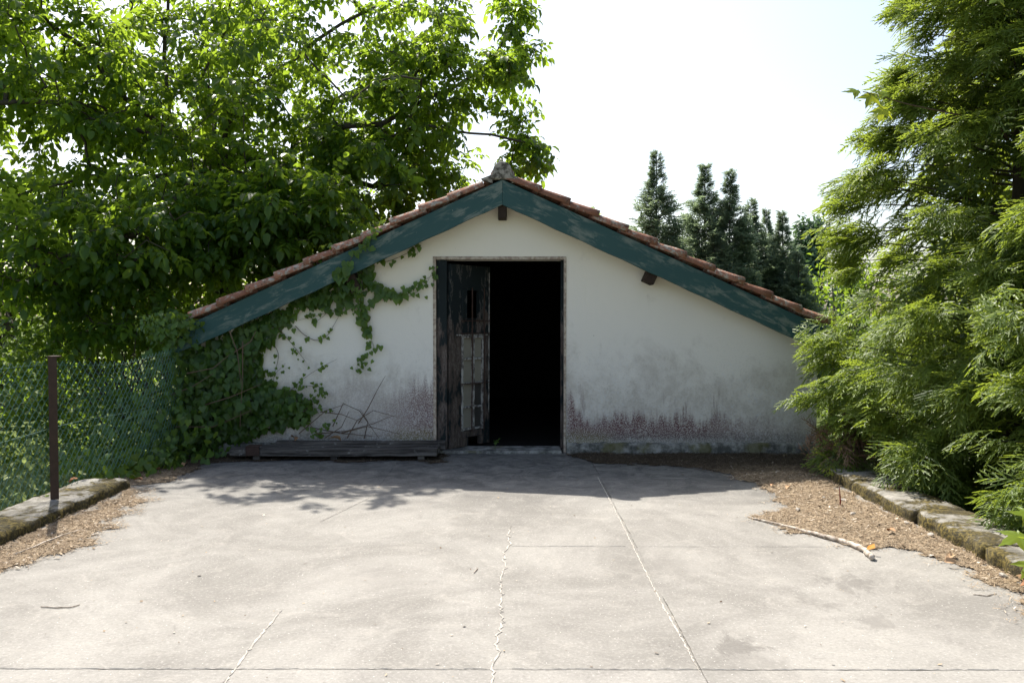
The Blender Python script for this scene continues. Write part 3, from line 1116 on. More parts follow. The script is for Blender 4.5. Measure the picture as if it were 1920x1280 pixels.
for sgn in (1, -1):   # mortar bedding beside the ridge
    m = MB()
    V, F = [], []
    for i in range(34):
        y = BY + .0 + i * .2
        w = .05 * r.uniform(.6, 1.2)
        V += [(RX + sgn * .10, y, APEX + .055), (RX + sgn * (.17 + w), y, APEX - .002 + r.gauss(0, .008)), (RX + sgn * .10, y, APEX - .04)]
        if i:
            b = (i - 1) * 3
            F += [(b, b + 1, b + 4, b + 3), (b + 1, b + 2, b + 5, b + 4)]
    F += [(0, 2, 1)]
    m.add(V, F).build('ridge_bedding', M['mortar'], roof)

# door frame trim, sill, jamb, leaf
tr = MB()
tr.box((DX0 - .034, WY - .012, -.01), (DX0, WY + .05, DT + .034))
tr.build('door_trim', M['trim'], house, bevel=.004)
MB().box((DX1, WY - .012, -.01), (DX1 + .026, WY + .05, DT + .034)).build('door_trim', M['trim'], house, bevel=.004)
MB().box((DX0, WY - .010, DT), (DX1, WY + .05, DT + .034)).build('door_trim', M['trim'], house, bevel=.004)
MB().box((DX0, WY - .075, -.03), (DX1 - .02, WY + .30, .030)).build('door_sill', M['plinth'], house, bevel=.012)
MB().box((DX0 + .002, WY + .02, .03), (DX0 + .115, WY + .075, DT - .002)).build('door_jamb', M['doorwood'], house, bevel=.005, origin=(DX0, WY, 0))
MB().box((DX1 - .03, WY + .06, .03), (DX1 - .002, WY + .12, DT - .002)).build('door_jamb', M['doorwood'], house, bevel=.004, origin=(DX1, WY, 0))

hinge = Vector((DX0 + .122, WY + .05, .035))
DW, DH = .67, 2.02
th = (-.022, .022)
mm = MB()
for a, b in [((0, th[0], 0), (.185, th[1], DH)), ((.575, th[0], 0), (DW, th[1], DH)), ((.185, th[0] + .002, 1.74), (.575, th[1], DH - .001)),
             ((.185, th[0] + .002, 1.24), (.575, th[1], 1.42)), ((.185, th[0] + .002, .10), (.575, th[1], .17)),
             ((.185, th[0] - .006, .001), (.30, th[1], .098)), ((.50, th[0] - .006, .001), (.575, th[1], .098))]:
    mm.box(a, b)
me = bpy.data.meshes.new('door')
me.from_pydata(mm.v, [], mm.f)
door = link('door', me, M['doorwood'], house)
door.location = hinge - Vector((RX, WY, 0))
door.rotation_euler = (0, rad(0.5), rad(51))
bm_ = door.modifiers.new('bevel', 'BEVEL')
bm_.width = .004
tag(door, 'worn dark door leaf with peeling paint, standing ajar')


def dpart(name, mat, boxes, bevel=.004):
    mm = MB()
    for a, b in boxes:
        mm.box(a, b)
    me = bpy.data.meshes.new(name)
    me.from_pydata(mm.v, [], mm.f)
    o = link(name, me, M[mat], door)
    if bevel:
        bm_ = o.modifiers.new('bevel', 'BEVEL')
        bm_.width = bevel
        bm_.segments = 1
    return o


# local: x along the leaf, y thickness (front is -y), z up
dpart('window_frame', 'doorwood', [((.185, th[0] - .008, 1.42), (.25, th[1], 1.74)), ((.47, th[0] - .008, 1.42), (.575, th[1] - .002, 1.74))])
dpart('molding', 'doorwood', [((.245, th[0] - .014, 1.415), (.26, th[0] - .006, 1.755)), ((.462, th[0] - .014, 1.415), (.477, th[0] - .006, 1.755)),
                          ((.26, th[0] - .013, 1.74), (.462, th[0] - .006, 1.755)), ((.26, th[0] - .013, 1.415), (.462, th[0] - .006, 1.43))], .002)
dpart('molding', 'sash', [((.10, th[0] - .006, 1.235), (.62, th[0] - .0005, 1.25)), ((.64, th[0] - .005, .35), (.655, th[0] - .0005, 1.95))], .002)
X0, X1, Z0, Z1 = .185, .575, .17, 1.24
cols = [X0 + .018, (X0 + X1) / 2 + .01, X1 - .018]
rows = [Z0 + .02, .435, .70, .975, Z1 - .02]
for xm in cols:
    dpart('muntin', 'sash', [((xm - .014, th[0] - .006, Z0), (xm + .014, th[1] - .004, Z1))], .003)
for zm in rows:
    dpart('muntin', 'sash', [((X0, th[0] - .004, zm - .011), (X1, th[1] - .006, zm + .011))], .003)
k = 0
for i in range(2):
    for j in range(4):
        mt = 'glass' if (i == 1 and j in (0, 1)) else 'paneboard'
        dpart('pane', mt, [((cols[i] + .010, .004 + .001 * j, rows[j] + .008), (cols[i + 1] - .010, .012 + .001 * j, rows[j + 1] - .008))], 0)
for xb in (.335, .54):
    mm = MB().tube([(xb, -.045, .16), (xb + .004, -.046, 1.0), (xb, -.045, 1.77)], .0075, 6)
    me = bpy.data.meshes.new('bar'); me.from_pydata(mm.v, [], mm.f)
    link('bar', me, M['iron'], door)
for zb in (.70, 1.26, 1.40):
    mm = MB().tube([(.165, -.03, zb), (.175, -.045, zb), (.64, -.046, zb)], .006, 6)
    me = bpy.data.meshes.new('bar'); me.from_pydata(mm.v, [], mm.f)
    link('bar', me, M['iron'], door)

# ------------------------------------------------------------------ fence
FX = -3.54
fence = empty('chain_link_fence', (FX, 6.5, .1))
tag(fence, 'green chain link fence with a rusty brown post on the left kerb', 'fence')


def fence_top(y):
    return 1.135 + .018 * math.sin(y * 2.3) - .03 * max(0, 1 - abs(y - 7.6) / 1.2)


def fence_x(y, z):
    return FX - .02 + .02 * math.sin(1.7 * y + 1.1 * z) + .03 * math.sin(.9 * y) * (z - .1)


pitch = .08
wm_v, wm_f = [], []
wm = MB()
y = 2.2
k = 0
while y < 9.15:
    zt = fence_top(y)
    zb = .12
    nseg = int((zt - zb) / (pitch * .5))
    pts = []
    for i in range(nseg + 1):
        z = zt - i * pitch * .5
        yy = y + (pitch * .5 if i % 2 else -pitch * .02)
        pts.append((fence_x(yy, z) + (.004 if i % 2 else -.004), yy, z))
    for a, b in zip(pts[:-1], pts[1:]):
        wm.tube([a, b], .0021, 3, caps=False)
    y += pitch * .5 * .98 * 1.0
    k += 1
    # neighbouring wire mirrored so that diamonds form
    pts = []
    for i in range(nseg + 1):
        z = zt - i * pitch * .5
        yy = y + (0 if i % 2 else pitch * .5)
        pts.append((fence_x(yy, z), yy, z))
    for a, b in zip(pts[:-1], pts[1:]):
        wm.tube([a, b], .0021, 3, caps=False)
    y += pitch * .5
o = wm.build('wire_mesh', M['wire'], fence)
o['kind'] = 'stuff'
for z in (.62, 1.10):
    n = 60
    MB().tube([(fence_x(2.2 + 6.95 * i / n, z) + .006, 2.2 + 6.95 * i / n, (fence_top(2.2 + 6.95 * i / n) - .03) if z > 1 else z + .012 * math.sin(i * .35)) for i in range(n + 1)], .0022, 4).build('tension_wire', M['wire'], fence)
for py_ in (6.5, 3.9):
    m = MB()
    x, h = FX + .02, 1.175
    prof = [(x - .03, py_ - .03), (x + .035, py_ - .03), (x + .035, py_ - .022), (x - .022, py_ - .022), (x - .022, py_ + .035), (x - .03, py_ + .035)]
    m.prism(prof, 'z', .09, h)
    m.box((x - .034, py_ - .034, h), (x + .039, py_ + .039, h + .012))
    m.build('post', M['iron'], fence, bevel=.002)

# ------------------------------------------------------------------ litter
def inside_poly(P, poly):
    x, y = P[:, 0], P[:, 1]
    n = len(poly)
    c = np.zeros(len(P), bool)
    j = n - 1
    for i in range(n):
        xi, yi = poly[i]
        xj, yj = poly[j]
        cond = ((yi > y) != (yj > y)) & (x < (xj - xi) * (y - yi) / (yj - yi + 1e-12) + xi)
        c ^= cond
        j = i
    return c


def poly_dist(P, poly):
    d = np.full(len(P), 1e9)
    n = len(poly)
    for i in range(n):
        a, b = np.array(poly[i]), np.array(poly[(i + 1) % n])
        ab = b - a
        t = np.clip(((P - a) @ ab) / (ab @ ab + 1e-12), 0, 1)
        d = np.minimum(d, np.linalg.norm(P - (a + t[:, None] * ab), axis=1))
    return d


def wob(P):
    x, y = P[:, 0], P[:, 1]
    return .05 * np.sin(7.1 * x + 2.3 * y) + .04 * np.sin(13.7 * y - 5 * x) + .025 * np.sin(29 * x + 17 * y) + .02 * np.sin(41 * y - 23 * x + 1)


def litter(name, poly, hmax, n_needles, label, hard=None, spill=.16):
    """brown needle bed inside poly (ground x,y) with loose needles over it and beyond its edge"""
    poly = [tuple(p[:2]) for p in poly]
    A = np.array(poly)
    lo, hi = A.min(0) - .3, A.max(0) + .3
    st = .022
    nx, ny = int((hi[0] - lo[0]) / st), int((hi[1] - lo[1]) / st)
    gx, gy = np.meshgrid(np.linspace(lo[0], hi[0], nx), np.linspace(lo[1], hi[1], ny), indexing='ij')
    P = np.stack([gx.ravel(), gy.ravel()], 1)

    def height(Q):
        sd = np.where(inside_poly(Q, poly), 1, -1) * poly_dist(Q, poly) + wob(Q)
        return sd, .003 + hmax * np.clip(sd / .35, 0, 1) ** .7 * (.75 + 2.2 * wob(Q * 2.1))
    sd, h = height(P)
    ok = sd > 0
    if hard is not None:
        ok &= hard(P)
    okg = ok.reshape(nx, ny)
    cell = okg[:-1, :-1] & okg[1:, :-1] & okg[:-1, 1:] & okg[1:, 1:]
    ii, jj = np.where(cell)
    idx = lambda i, j: i * ny + j
    F = np.stack([idx(ii, jj), idx(ii + 1, jj), idx(ii + 1, jj + 1), idx(ii, jj + 1)], 1)
    used = np.unique(F)
    mp = np.zeros(len(P), int)
    mp[used] = np.arange(len(used))
    V = np.column_stack([P[used] + rng.normal(0, .004, (len(used), 2)), h[used] + rng.normal(0, .003, len(used))])
    V[:, 2] = np.maximum(V[:, 2], .003)
    root = empty(name, (float(A[:, 0].mean()), float(A[:, 1].mean()), 0))
    off = np.array(world_off(root))
    tag(root, label, 'leaf litter', kind='stuff')
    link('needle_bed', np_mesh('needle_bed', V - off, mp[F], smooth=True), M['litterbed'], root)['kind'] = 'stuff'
    Q = rng.uniform(lo, hi, (n_needles * 5, 2))
    sd, h = height(Q)
    keep = (rng.random(len(Q)) < np.clip(1 + sd / spill, 0, 1) ** 2.6 * np.where(sd > 0, 1, .55)) & (sd > -spill * 1.6)
    if hard is not None:
        keep &= hard(Q)
    Q, h, sd = Q[keep][:n_needles], h[keep][:n_needles], sd[keep][:n_needles]
    h = np.where(sd > 0, h, .003)
    n = len(Q)
    L = rng.gamma(3.0, .0062, n) + .004
    chip = rng.random(n) < .06
    W = np.where(chip, rng.uniform(.003, .009, n), rng.uniform(.0008, .0017, n))
    L = np.where(chip, L * .8, L * 1.2)
    a = rng.uniform(0, 2 * math.pi, n)
    tl = rng.normal(0, .22, n)
    d = np.stack([np.cos(a) * np.cos(tl), np.sin(a) * np.cos(tl), np.sin(tl)], 1)
    s = np.stack([-np.sin(a), np.cos(a), rng.normal(0, .3, n)], 1)
    C = np.column_stack([Q, h + .003 + np.abs(np.sin(tl)) * L * .5 + rng.uniform(0, .006, n)])
    V = np.stack([C - d * L[:, None] / 2 - s * W[:, None], C - d * L[:, None] / 2 + s * W[:, None], C + d * L[:, None] / 2 + s * W[:, None] * .5, C + d * L[:, None] / 2 - s * W[:, None] * .5], 1).reshape(-1, 3)
    F = np.arange(n * 4).reshape(-1, 4)
    t = np.repeat(np.clip(rng.beta(1.6, 1.6, n) + np.where(chip, .12, 0), 0, 1), 4)
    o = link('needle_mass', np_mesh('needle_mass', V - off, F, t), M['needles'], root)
    o['kind'] = 'stuff'
    return root


right_poly = [on_ground(*p) for p in ((1075, 858), (1120, 868), (1230, 873), (1340, 882), (1420, 906), (1452, 925), (1450, 950), (1428, 972), (1470, 990), (1560, 1012), (1640, 1032), (1700, 1036), (1760, 1052), (1830, 1090), (1900, 1128), (1990, 1180), (2100, 1240))]
right_poly = [tuple(p[:2]) for p in right_poly] + [(2.87, 3.4), (2.87, 8.0), (3.05, 8.1), (3.2, 9.19), (.6, 9.19)]
litter('needle_litter', right_poly, .022, 36000, 'brown needle litter between the house wall and the mossy kerb',
       hard=lambda P: (P[:, 0] < np.where(P[:, 1] < 8.05, 2.865, 3.25)) & (P[:, 1] < 9.2))
left_poly = [on_ground(*p) for p in ((255, 925), (262, 940), (225, 965), (190, 1005), (150, 1035), (90, 1050), (20, 1062), (-60, 1085), (-200, 1140))]
left_poly = [tuple(p[:2]) for p in left_poly] + [(-3.32, 3.6), (-3.32, 7.35)]
litter('needle_litter', left_poly, .012, 14000, 'brown leaf litter along the kerb below the wire fence',
       hard=lambda P: P[:, 0] > -3.325)
mid_poly = [on_ground(*p) for p in ((245, 915), (300, 905), (345, 890), (400, 868), (470, 864), (830, 866), (835, 850))]
mid_poly = [tuple(p[:2]) for p in mid_poly] + [(-.88, 9.19), (-3.4, 9.19), (-3.7, 7.6)]
litter('needle_litter', mid_poly, .016, 9000, 'dark leaf litter under the planks and ivy at the house foot',
       hard=lambda P: P[:, 1] < 9.2)

# ------------------------------------------------------------------ planks at the foot of the wall
planks = empty('plank_pile', (-1.85, 8.92, 0))
tag(planks, 'low pile of grey weathered planks along the wall foot beside the door', 'planks')


def plank(x0, x1, y0, y1, z0, z1, seed, sag=.006, name='plank', mat='plank'):
    r = random.Random(seed)
    n = 26
    V = []
    for i in range(n + 1):
        t = i / n
        x = x0 + (x1 - x0) * t
        dz = -sag * math.sin(math.pi * t) + r.gauss(0, .001)
        e0, e1 = r.gauss(0, .0035), r.gauss(0, .0035)
        V += [(x, y0 + e0, z0 + dz), (x, y1 + e1, z0 + dz), (x, y1 + e1, z1 + dz - .004), (x, (y0 + y1) / 2, z1 + dz + .002), (x, y0 + e0, z1 + dz - .003)]
    F = [(i * 5 + k, (i + 1) * 5 + k, (i + 1) * 5 + (k + 1) % 5, i * 5 + (k + 1) % 5) for i in range(n) for k in range(5)]
    F = [tuple(reversed(f)) for f in F]
    F += [(0, 1, 2, 3, 4), tuple(n * 5 + k for k in (4, 3, 2, 1, 0))]
    return MB().add(V, F).build(name, M[mat], planks, origin=((x0 + x1) / 2, y0, z0))


plank(-2.93, -.80, 8.715, 8.90, .055, .120, 1)
plank(-2.70, -.79, 8.905, 9.05, .060, .124, 2, .003)
plank(-2.55, -.74, 9.055, 9.19, .072, .150, 3, .003)
for xb in (-2.70, -1.9, -1.0):
    MB().box((xb, 8.74, .0), (xb + .07, 9.15, .053)).build('bearer', M['plank'], planks, bevel=.004)
MB().box((-2.76, 8.700, .055), (-2.62, 8.712, .145)).build('iron_plate', M['iron'], planks, bevel=.002)
MB().box((-2.76, 8.700, .146), (-2.62, 8.82, .154)).build('iron_plate', M['iron'], planks, bevel=.002)

# ------------------------------------------------------------------ leaf prototypes
WAL = [walnut_leaf(s) for s in range(5)]
HEART = []
for s in range(3):
    V, F = simple_leaf(1.0, 1.0, (.10, .16, .05)[s], (.15, .30, .22)[s], heart=True)
    HEART.append((V, F, np.zeros(len(V))))
LEAF = []
for s in range(3):
    V, F = simple_leaf(1.0, (.55, .48, .62)[s], (.10, .16, .06)[s], (.15, .30, .22)[s])
    LEAF.append((V, F, np.zeros(len(V))))
SPRAY = [cypress_spray(s, 6, 2, .0145) for s in range(6)]
SPRAY_LO = [cypress_spray(10 + s, 4, 0, .032) for s in range(4)]

# ------------------------------------------------------------------ walnut tree
def walnut():
    base = at(432, 640, 13.0)
    base[2] = -.8
    root = empty('walnut_tree', base)
    tag(root, 'large spreading walnut tree with a leafy crown behind the house', 'tree')
    nodes, par = [], []

    def chain(start, pts):
        """add nodes along pts, from node index start; returns the indices"""
        out = [start] if start is not None else []
        prev = start
        last = np.array(nodes[start]) if start is not None else None
        for p in pts:
            p = np.array(p)
            if last is not None:
                n = max(1, int(np.linalg.norm(p - last) / .3))
                for i in range(1, n + 1):
                    nodes.append(last + (p - last) * i / n + (rng.normal(0, .02, 3) if i < n else 0))
                    par.append(prev)
                    prev = len(nodes) - 1
                    out.append(prev)
            else:
                nodes.append(p); par.append(-1); prev = len(nodes) - 1; out.append(prev)
            last = p
        return out
    trunk = chain(None, [base - np.array([0, 0, .1]), at(425, 500, 13), at(412, 380, 13), at(402, 295, 13)])
    fork = trunk[-1]
    specs = [
        [(340, 262, 12.9), (235, 185, 12.4), (165, 95, 12.2), (60, 30, 12)],
        [(318, 225, 13.2), (308, 110, 13.4), (318, -40, 13.6), (330, -130, 13.8)],
        [(432, 225, 12.8), (470, 160, 12.7), (555, 110, 12.9), (640, 45, 13.1), (720, 5, 13.3)],
        [(455, 300, 13.0), (520, 305, 13.0), (575, 262, 12.9), (650, 236, 12.9), (715, 233, 13.0), (765, 205, 13.1), (850, 165, 13.2), (925, 112, 13.3), (962, 35, 13.4)],
        [(250, 240, 12.0), (150, 195, 11.6), (60, 190, 11.4), (-40, 195, 11.2)],
        [(400, 180, 13.8), (440, 60, 14.6), (500, -60, 15.0)],
        [(380, 330, 12.0), (320, 380, 11.0), (250, 440, 10.4), (160, 470, 10.1), (60, 500, 10.1)],
        [(430, 320, 12.2), (490, 360, 11.4), (530, 390, 10.9)],
        [(300, 330, 12.3), (160, 330, 11.6), (20, 370, 11.0)],
    ]
    limbs = []
    for sp in specs:
        limbs.append(chain(fork, [at(*q) for q in sp]))
    # lower right boughs leave the right limb
    a = limbs[3][len(limbs[3]) // 3]
    limbs.append(chain(a, [at(*q) for q in ((610, 330, 13.3), (700, 350, 13.4), (790, 345, 13.5), (850, 330, 13.5))]))
    a = limbs[3][int(len(limbs[3]) * .45)]
    limbs.append(chain(a, [at(*q) for q in ((720, 262, 12.9), (800, 235, 12.9), (880, 250, 13.0), (960, 262, 13.1), (1000, 270, 13.2))]))
    a = limbs[9][len(limbs[9]) // 2]
    limbs.append(chain(a, [at(*q) for q in ((740, 320, 13.6), (770, 265, 13.8), (800, 200, 13.9))]))
    n_main = len(nodes)
    ell = [(at(400, 120, 13.0), (4.2, 3.2, 3.1), 600), (at(800, 150, 13.3), (1.75, 1.2, 2.0), 180), (at(210, 470, 10.4), (2.3, 1.0, 1.15), 160),
           (at(520, 410, 10.9), (1.25, .9, .75), 130), (at(660, 330, 13.2), (1.7, 1.3, .9), 120), (at(20, 150, 12.2), (2.6, 2.4, 2.4), 270),
           (at(940, 60, 13.4), (.55, .5, .9), 24), (at(985, 275, 13.3), (.42, .5, .55), 17), (at(430, 470, 12.5), (2.2, 1.3, 1.2), 70), (at(330, 265, 12.0), (2.0, 1.0, 1.2), 60)]
    pts = []
    for c, rr, n in ell:
        v = rand_unit(n) * (rng.random(n)[:, None] ** (1 / 2.4))
        pts.append(c + v * np.array(rr))
    A = np.concatenate(pts)
    px, py, d = project(A)
    sx, sy = A[:, 0] + .351 * A[:, 2], A[:, 1] - .6885 * A[:, 2]
    ok = (sy > 7.45 + .25 * rng.normal(size=len(A)) * (sx > -2.5)) | (sx < -3.9)
    ok |= (sx > -2.6) & (sx < -.9) & (sy > 6.8) & (rng.random(len(A)) < .75)
    ok &= (px < 1022) & (A[:, 2] > .25)
    ok &= ~((px > 872) & (px < 938) & (py < 95))
    ok &= ~((px > 960) & (py > 110) & (py < 190) & (px > 990))
    ok &= ~((px > 905) & (px < 960) & (py > 235) & (py < 300))
    # gaps where the sky shows through the crown
    for gx, gy, gr in ((28, 275, 45), (725, 65, 28), (590, 60, 30), (285, 80, 26), (215, 10, 30), (340, 205, 22), (680, 335, 26), (600, 150, 22), (210, 300, 26), (120, 270, 24), (905, 300, 22), (770, 25, 18), (500, 215, 18)):
        ok &= ~((px - gx) ** 2 + (py - gy) ** 2 < gr * gr)
    over = (A[:, 0] > -4.2) & (A[:, 1] > 8.3) & (A[:, 1] < 16.2) & (A[:, 2] < APEX - np.abs(A[:, 0] - RX) * SL + .45)
    ok &= ~over
    A = A[ok]
    N = np.array(nodes)
    dist = np.min(np.linalg.norm(A[:, None] - N[None], axis=2), axis=1)
    A = A[np.argsort(dist)]
    tips = []
    nodes_a = np.zeros((len(nodes) + len(A) * 8, 3))
    nodes_a[:len(nodes)] = nodes
    cnt = len(nodes)
    for p in A:
        dd = np.linalg.norm(nodes_a[:cnt] - p, axis=1) + .25 * np.maximum(0, nodes_a[:cnt, 2] - p[2])
        j = int(np.argmin(dd))
        q = nodes_a[j].copy()
        L = np.linalg.norm(p - q)
        if L < .12:
            tips.append((j, p)); continue
        n = min(6, max(2, int(L / .25)))
        prev = j
        bow = np.array([0, 0, .10 * L]) + rng.normal(0, .05, 3) * L
        for i in range(1, n + 1):
            t = i / n
            nodes_a[cnt] = q + (p - q) * t + bow * math.sin(math.pi * t) + (rng.normal(0, .015, 3) if i < n else 0)
            par.append(prev); prev = cnt; cnt += 1
        tips.append((prev, p))
    N = nodes_a[:cnt]
    area = np.full(cnt, 0.0045 ** 2.2)
    kids = [[] for _ in range(cnt)]
    for i in range(cnt - 1, 0, -1):
        if par[i] >= 0:
            area[par[i]] += area[i] * .94
            kids[par[i]].append(i)
    R = np.minimum(area ** (1 / 2.2), .22)
    R[:n_main] = np.maximum(R[:n_main], .012) * 1.0
    tw = MB()
    mainset = set()

    def emit(ids, name, sides, taper_end=None):
        mbx = MB()
        rr = [max(.0035, float(R[i])) for i in ids]
        if len(rr) > 1 and rr[0] > rr[1] * 1.7:
            rr[0] = rr[1] * 1.3
        mbx.tube([N[i] for i in ids], rr, sides)
        return mbx.build(name, M['bark'], root, smooth=True)
    R[trunk] = np.linspace(.26, .19, len(trunk))
    emit(trunk, 'trunk', 12)
    for lb in limbs:
        emit(lb, 'limb', 8)
    seen = np.zeros(cnt, bool)
    seen[:n_main] = True
    for i in range(n_main, cnt):
        if seen[i]:
            continue
        ch = [par[i], i]
        seen[i] = True
        while True:
            ks = [k_ for k_ in kids[ch[-1]] if not seen[k_]]
            if not ks:
                break
            k_ = max(ks, key=lambda q_: R[q_])
            seen[k_] = True
            ch.append(k_)
        rr = [max(.0032, float(R[c_])) for c_ in ch]
        rr[0] = rr[1]
        tw.tube([N[c_] for c_ in ch], rr, 5 if rr[0] > .012 else 3, caps=False)
    o = tw.build('twig_mass', M['bark'], root, smooth=True)
    o['kind'] = 'stuff'
    # compound leaves round every tip
    T, D, U = [], [], []
    for j, p in tips:
        par_dir = N[j] - N[par[j]] if par[j] >= 0 else np.array([0, 0, 1.0])
        par_dir = par_dir / (np.linalg.norm(par_dir) + 1e-9)
        m_ = rng.integers(6, 10)
        c0 = N[j]
        for q in range(m_):
            a = rng.uniform(0, 2 * math.pi)
            d = np.array([math.cos(a), math.sin(a), rng.uniform(-.75, .35)]) + par_dir * .7
            T.append(c0 - par_dir * rng.uniform(0, .3) + rng.normal(0, .06, 3))
            D.append(d)
            U.append(np.array([0, 0, 1.0]) + rng.normal(0, .35, 3))
    T, D, U = np.array(T), np.array(D), np.array(U)
    over = (T[:, 0] > -4.0) & (T[:, 1] > 8.6) & (T[:, 1] < 16) & (T[:, 2] < APEX - np.abs(T[:, 0] - RX) * SL + .25)
    T, D, U = T[~over], D[~over], U[~over]
    n = len(T)
    S = rng.uniform(.68, 1.12, n)
    tint = rng.normal(.45, .22, n)
    foliage(root, 'leaf', WAL, M['walnut'], T, frames(D, U), S, tint, 300)
    print('walnut leaves', n, 'tips', len(tips))


walnut()

# ------------------------------------------------------------------ shrubs and far trees
def bush(name, label, cat, c, rr, n, size, mat, group=None, n_parts=0, protos=LEAF, clumps=None, trunk=None, stem_r=.03, surface=.55, tmean=.4):
    c = np.array(c, float)
    base = np.array([c[0], c[1], -.8])
    root = empty(name, base)
    tag(root, label, cat, group)
    rr = np.array(rr, float)
    k = clumps or max(12, int(n / 60))
    v = rand_unit(k)
    rad_ = rng.random(k) ** .35
    cc = c + v * rr * (surface + (1 - surface) * rad_)[:, None]
    cc = cc[cc[:, 2] > -.75]
    k = len(cc)
    w = rng.integers(0, k, n)
    T = cc[w] + rng.normal(0, 1, (n, 3)) * (rr.mean() * .17)
    T[:, 2] = np.maximum(T[:, 2], -.78)
    out = (T - c) / rr
    d = rand_unit(n) + np.array([0, 0, -.35])
    up = out + np.array([0, 0, .8]) + rng.normal(0, .5, (n, 3))
    foliage(root, 'leaf', protos, M[mat], T, frames(d, up), rng.uniform(.7, 1.3, n) * size, rng.normal(tmean, .2, n), n_parts, piece=1)
    m = MB()
    top = c + np.array([0, 0, rr[2] * .4])
    m.tube([base - np.array([0, 0, .1]), (base + c) / 2 + rng.normal(0, .05, 3), c, top], [stem_r * 1.3, stem_r, stem_r * .7, stem_r * .25], 7)
    m.build('trunk', M['bark'], root, smooth=True)
    b = MB()
    for q in cc[rng.permutation(k)[:min(k, 40)]]:
        s0 = base + (c - base) * rng.uniform(.3, 1.0)
        b.tube([s0, (s0 + q) / 2 + rng.normal(0, .06, 3) + np.array([0, 0, .05]), q], [stem_r * .4, stem_r * .28, stem_r * .1], 4, caps=False)
    o = b.build('branch_mass', M['bark'], root)
    o['kind'] = 'stuff'
    return root


bush('leafy_shrub', 'dense leafy shrub behind the wire fence next to the house corner', 'shrub', (-4.75, 10.3, .65), (1.05, .8, 1.05), 2900, .085, 'shrub', 'shrubs behind the fence', 150)
bush('leafy_shrub', 'wide leafy shrub behind the wire fence near the rusty post', 'shrub', (-6.7, 10.3, .60), (1.35, .9, 1.05), 3000, .085, 'shrub', 'shrubs behind the fence', 150)
bush('leafy_shrub', 'tall dark shrub under the walnut trunk behind the fence', 'shrub', (-5.3, 12.3, .9), (1.7, .9, 1.9), 4200, .10, 'shrub', 'shrubs behind the fence', 0)
bush('leafy_shrub', 'leafy shrub at the left edge under the walnut boughs', 'shrub', (-8.6, 11.4, .6), (1.6, 1.0, 1.9), 3600, .10, 'shrub', 'shrubs behind the fence', 0)
bush('broadleaf_tree', 'dark distant tree at the left edge beyond the walnut', 'tree', (-14.6, 24, 2.4), (2.6, 2.2, 3.3), 4500, .20, 'shrub', 'far trees', 0, stem_r=.12)
bush('broadleaf_tree', 'distant round tree seen through the walnut left of its trunk', 'tree', (-10.2, 25, 1.5), (3.2, 2.2, 3.2), 4500, .20, 'shrub', 'far trees', 0, stem_r=.12)
bush('broadleaf_tree', 'distant low tree behind the roof left of the ridge', 'tree', (-5.4, 24, .9), (3.0, 2.2, 2.6), 3600, .20, 'shrub', 'far trees', 0, stem_r=.12)
bush('blossom_shrub', 'small pale yellow shrub peeking over the right roof slope', 'shrub', (3.45, 17.2, 2.35), (.45, .35, .55), 700, .09, 'yellowshrub', None, 0, stem_r=.03)
bush('poplar_tree', 'hazy slender poplar far off between the cypress trees', 'tree', (26.2, 76, 4.6), (1.25, 1.2, 5.9), 6500, .42, 'poplar', 'far poplars', 0, stem_r=.2, surface=.3, clumps=120)
bush('poplar_tree', 'smaller far poplar partly hidden by the big cypress', 'tree', (30.4, 78, 3.8), (1.2, 1.2, 5.0), 4200, .30, 'poplar', 'far poplars', 0, stem_r=.2, surface=.3, clumps=100)

bush('broadleaf_tree', 'dark tree mass seen through the right cypress', 'tree', (9.5, 15.5, 1.2), (2.6, 1.5, 3.0), 3800, .13, 'shrub', 'far trees', 0, stem_r=.1)
bush('broadleaf_tree', 'low dark tree between the conifer row and the right cypress', 'tree', (6.9, 18.5, .9), (1.7, 1.2, 2.0), 3000, .12, 'shrub', 'far trees', 0, stem_r=.08)

# sprig of a young walnut over the right slope
sap = empty('walnut_sapling', (1.5, 17.0, -.8))
tag(sap, 'green leaf sprig of a sapling above the roof right of the ridge', 'sapling')
MB().tube([(1.5, 17, -.9), (1.46, 17.02, 1.6), (1.5, 17, 3.45)], [.03, .02, .008], 6).build('stem', M['bark'], sap)
n = 26
T = np.column_stack([1.5 + rng.normal(0, .13, n), 17 + rng.normal(0, .12, n), 3.40 + rng.normal(0, .10, n)])
foliage(sap, 'leaf', WAL, M['walnut'], T, frames(rand_unit(n) + np.array([0, 0, .2]), np.tile([0, 0, 1.0], (n, 1))), rng.uniform(.7, 1, n), rng.normal(.7, .15, n), 40)


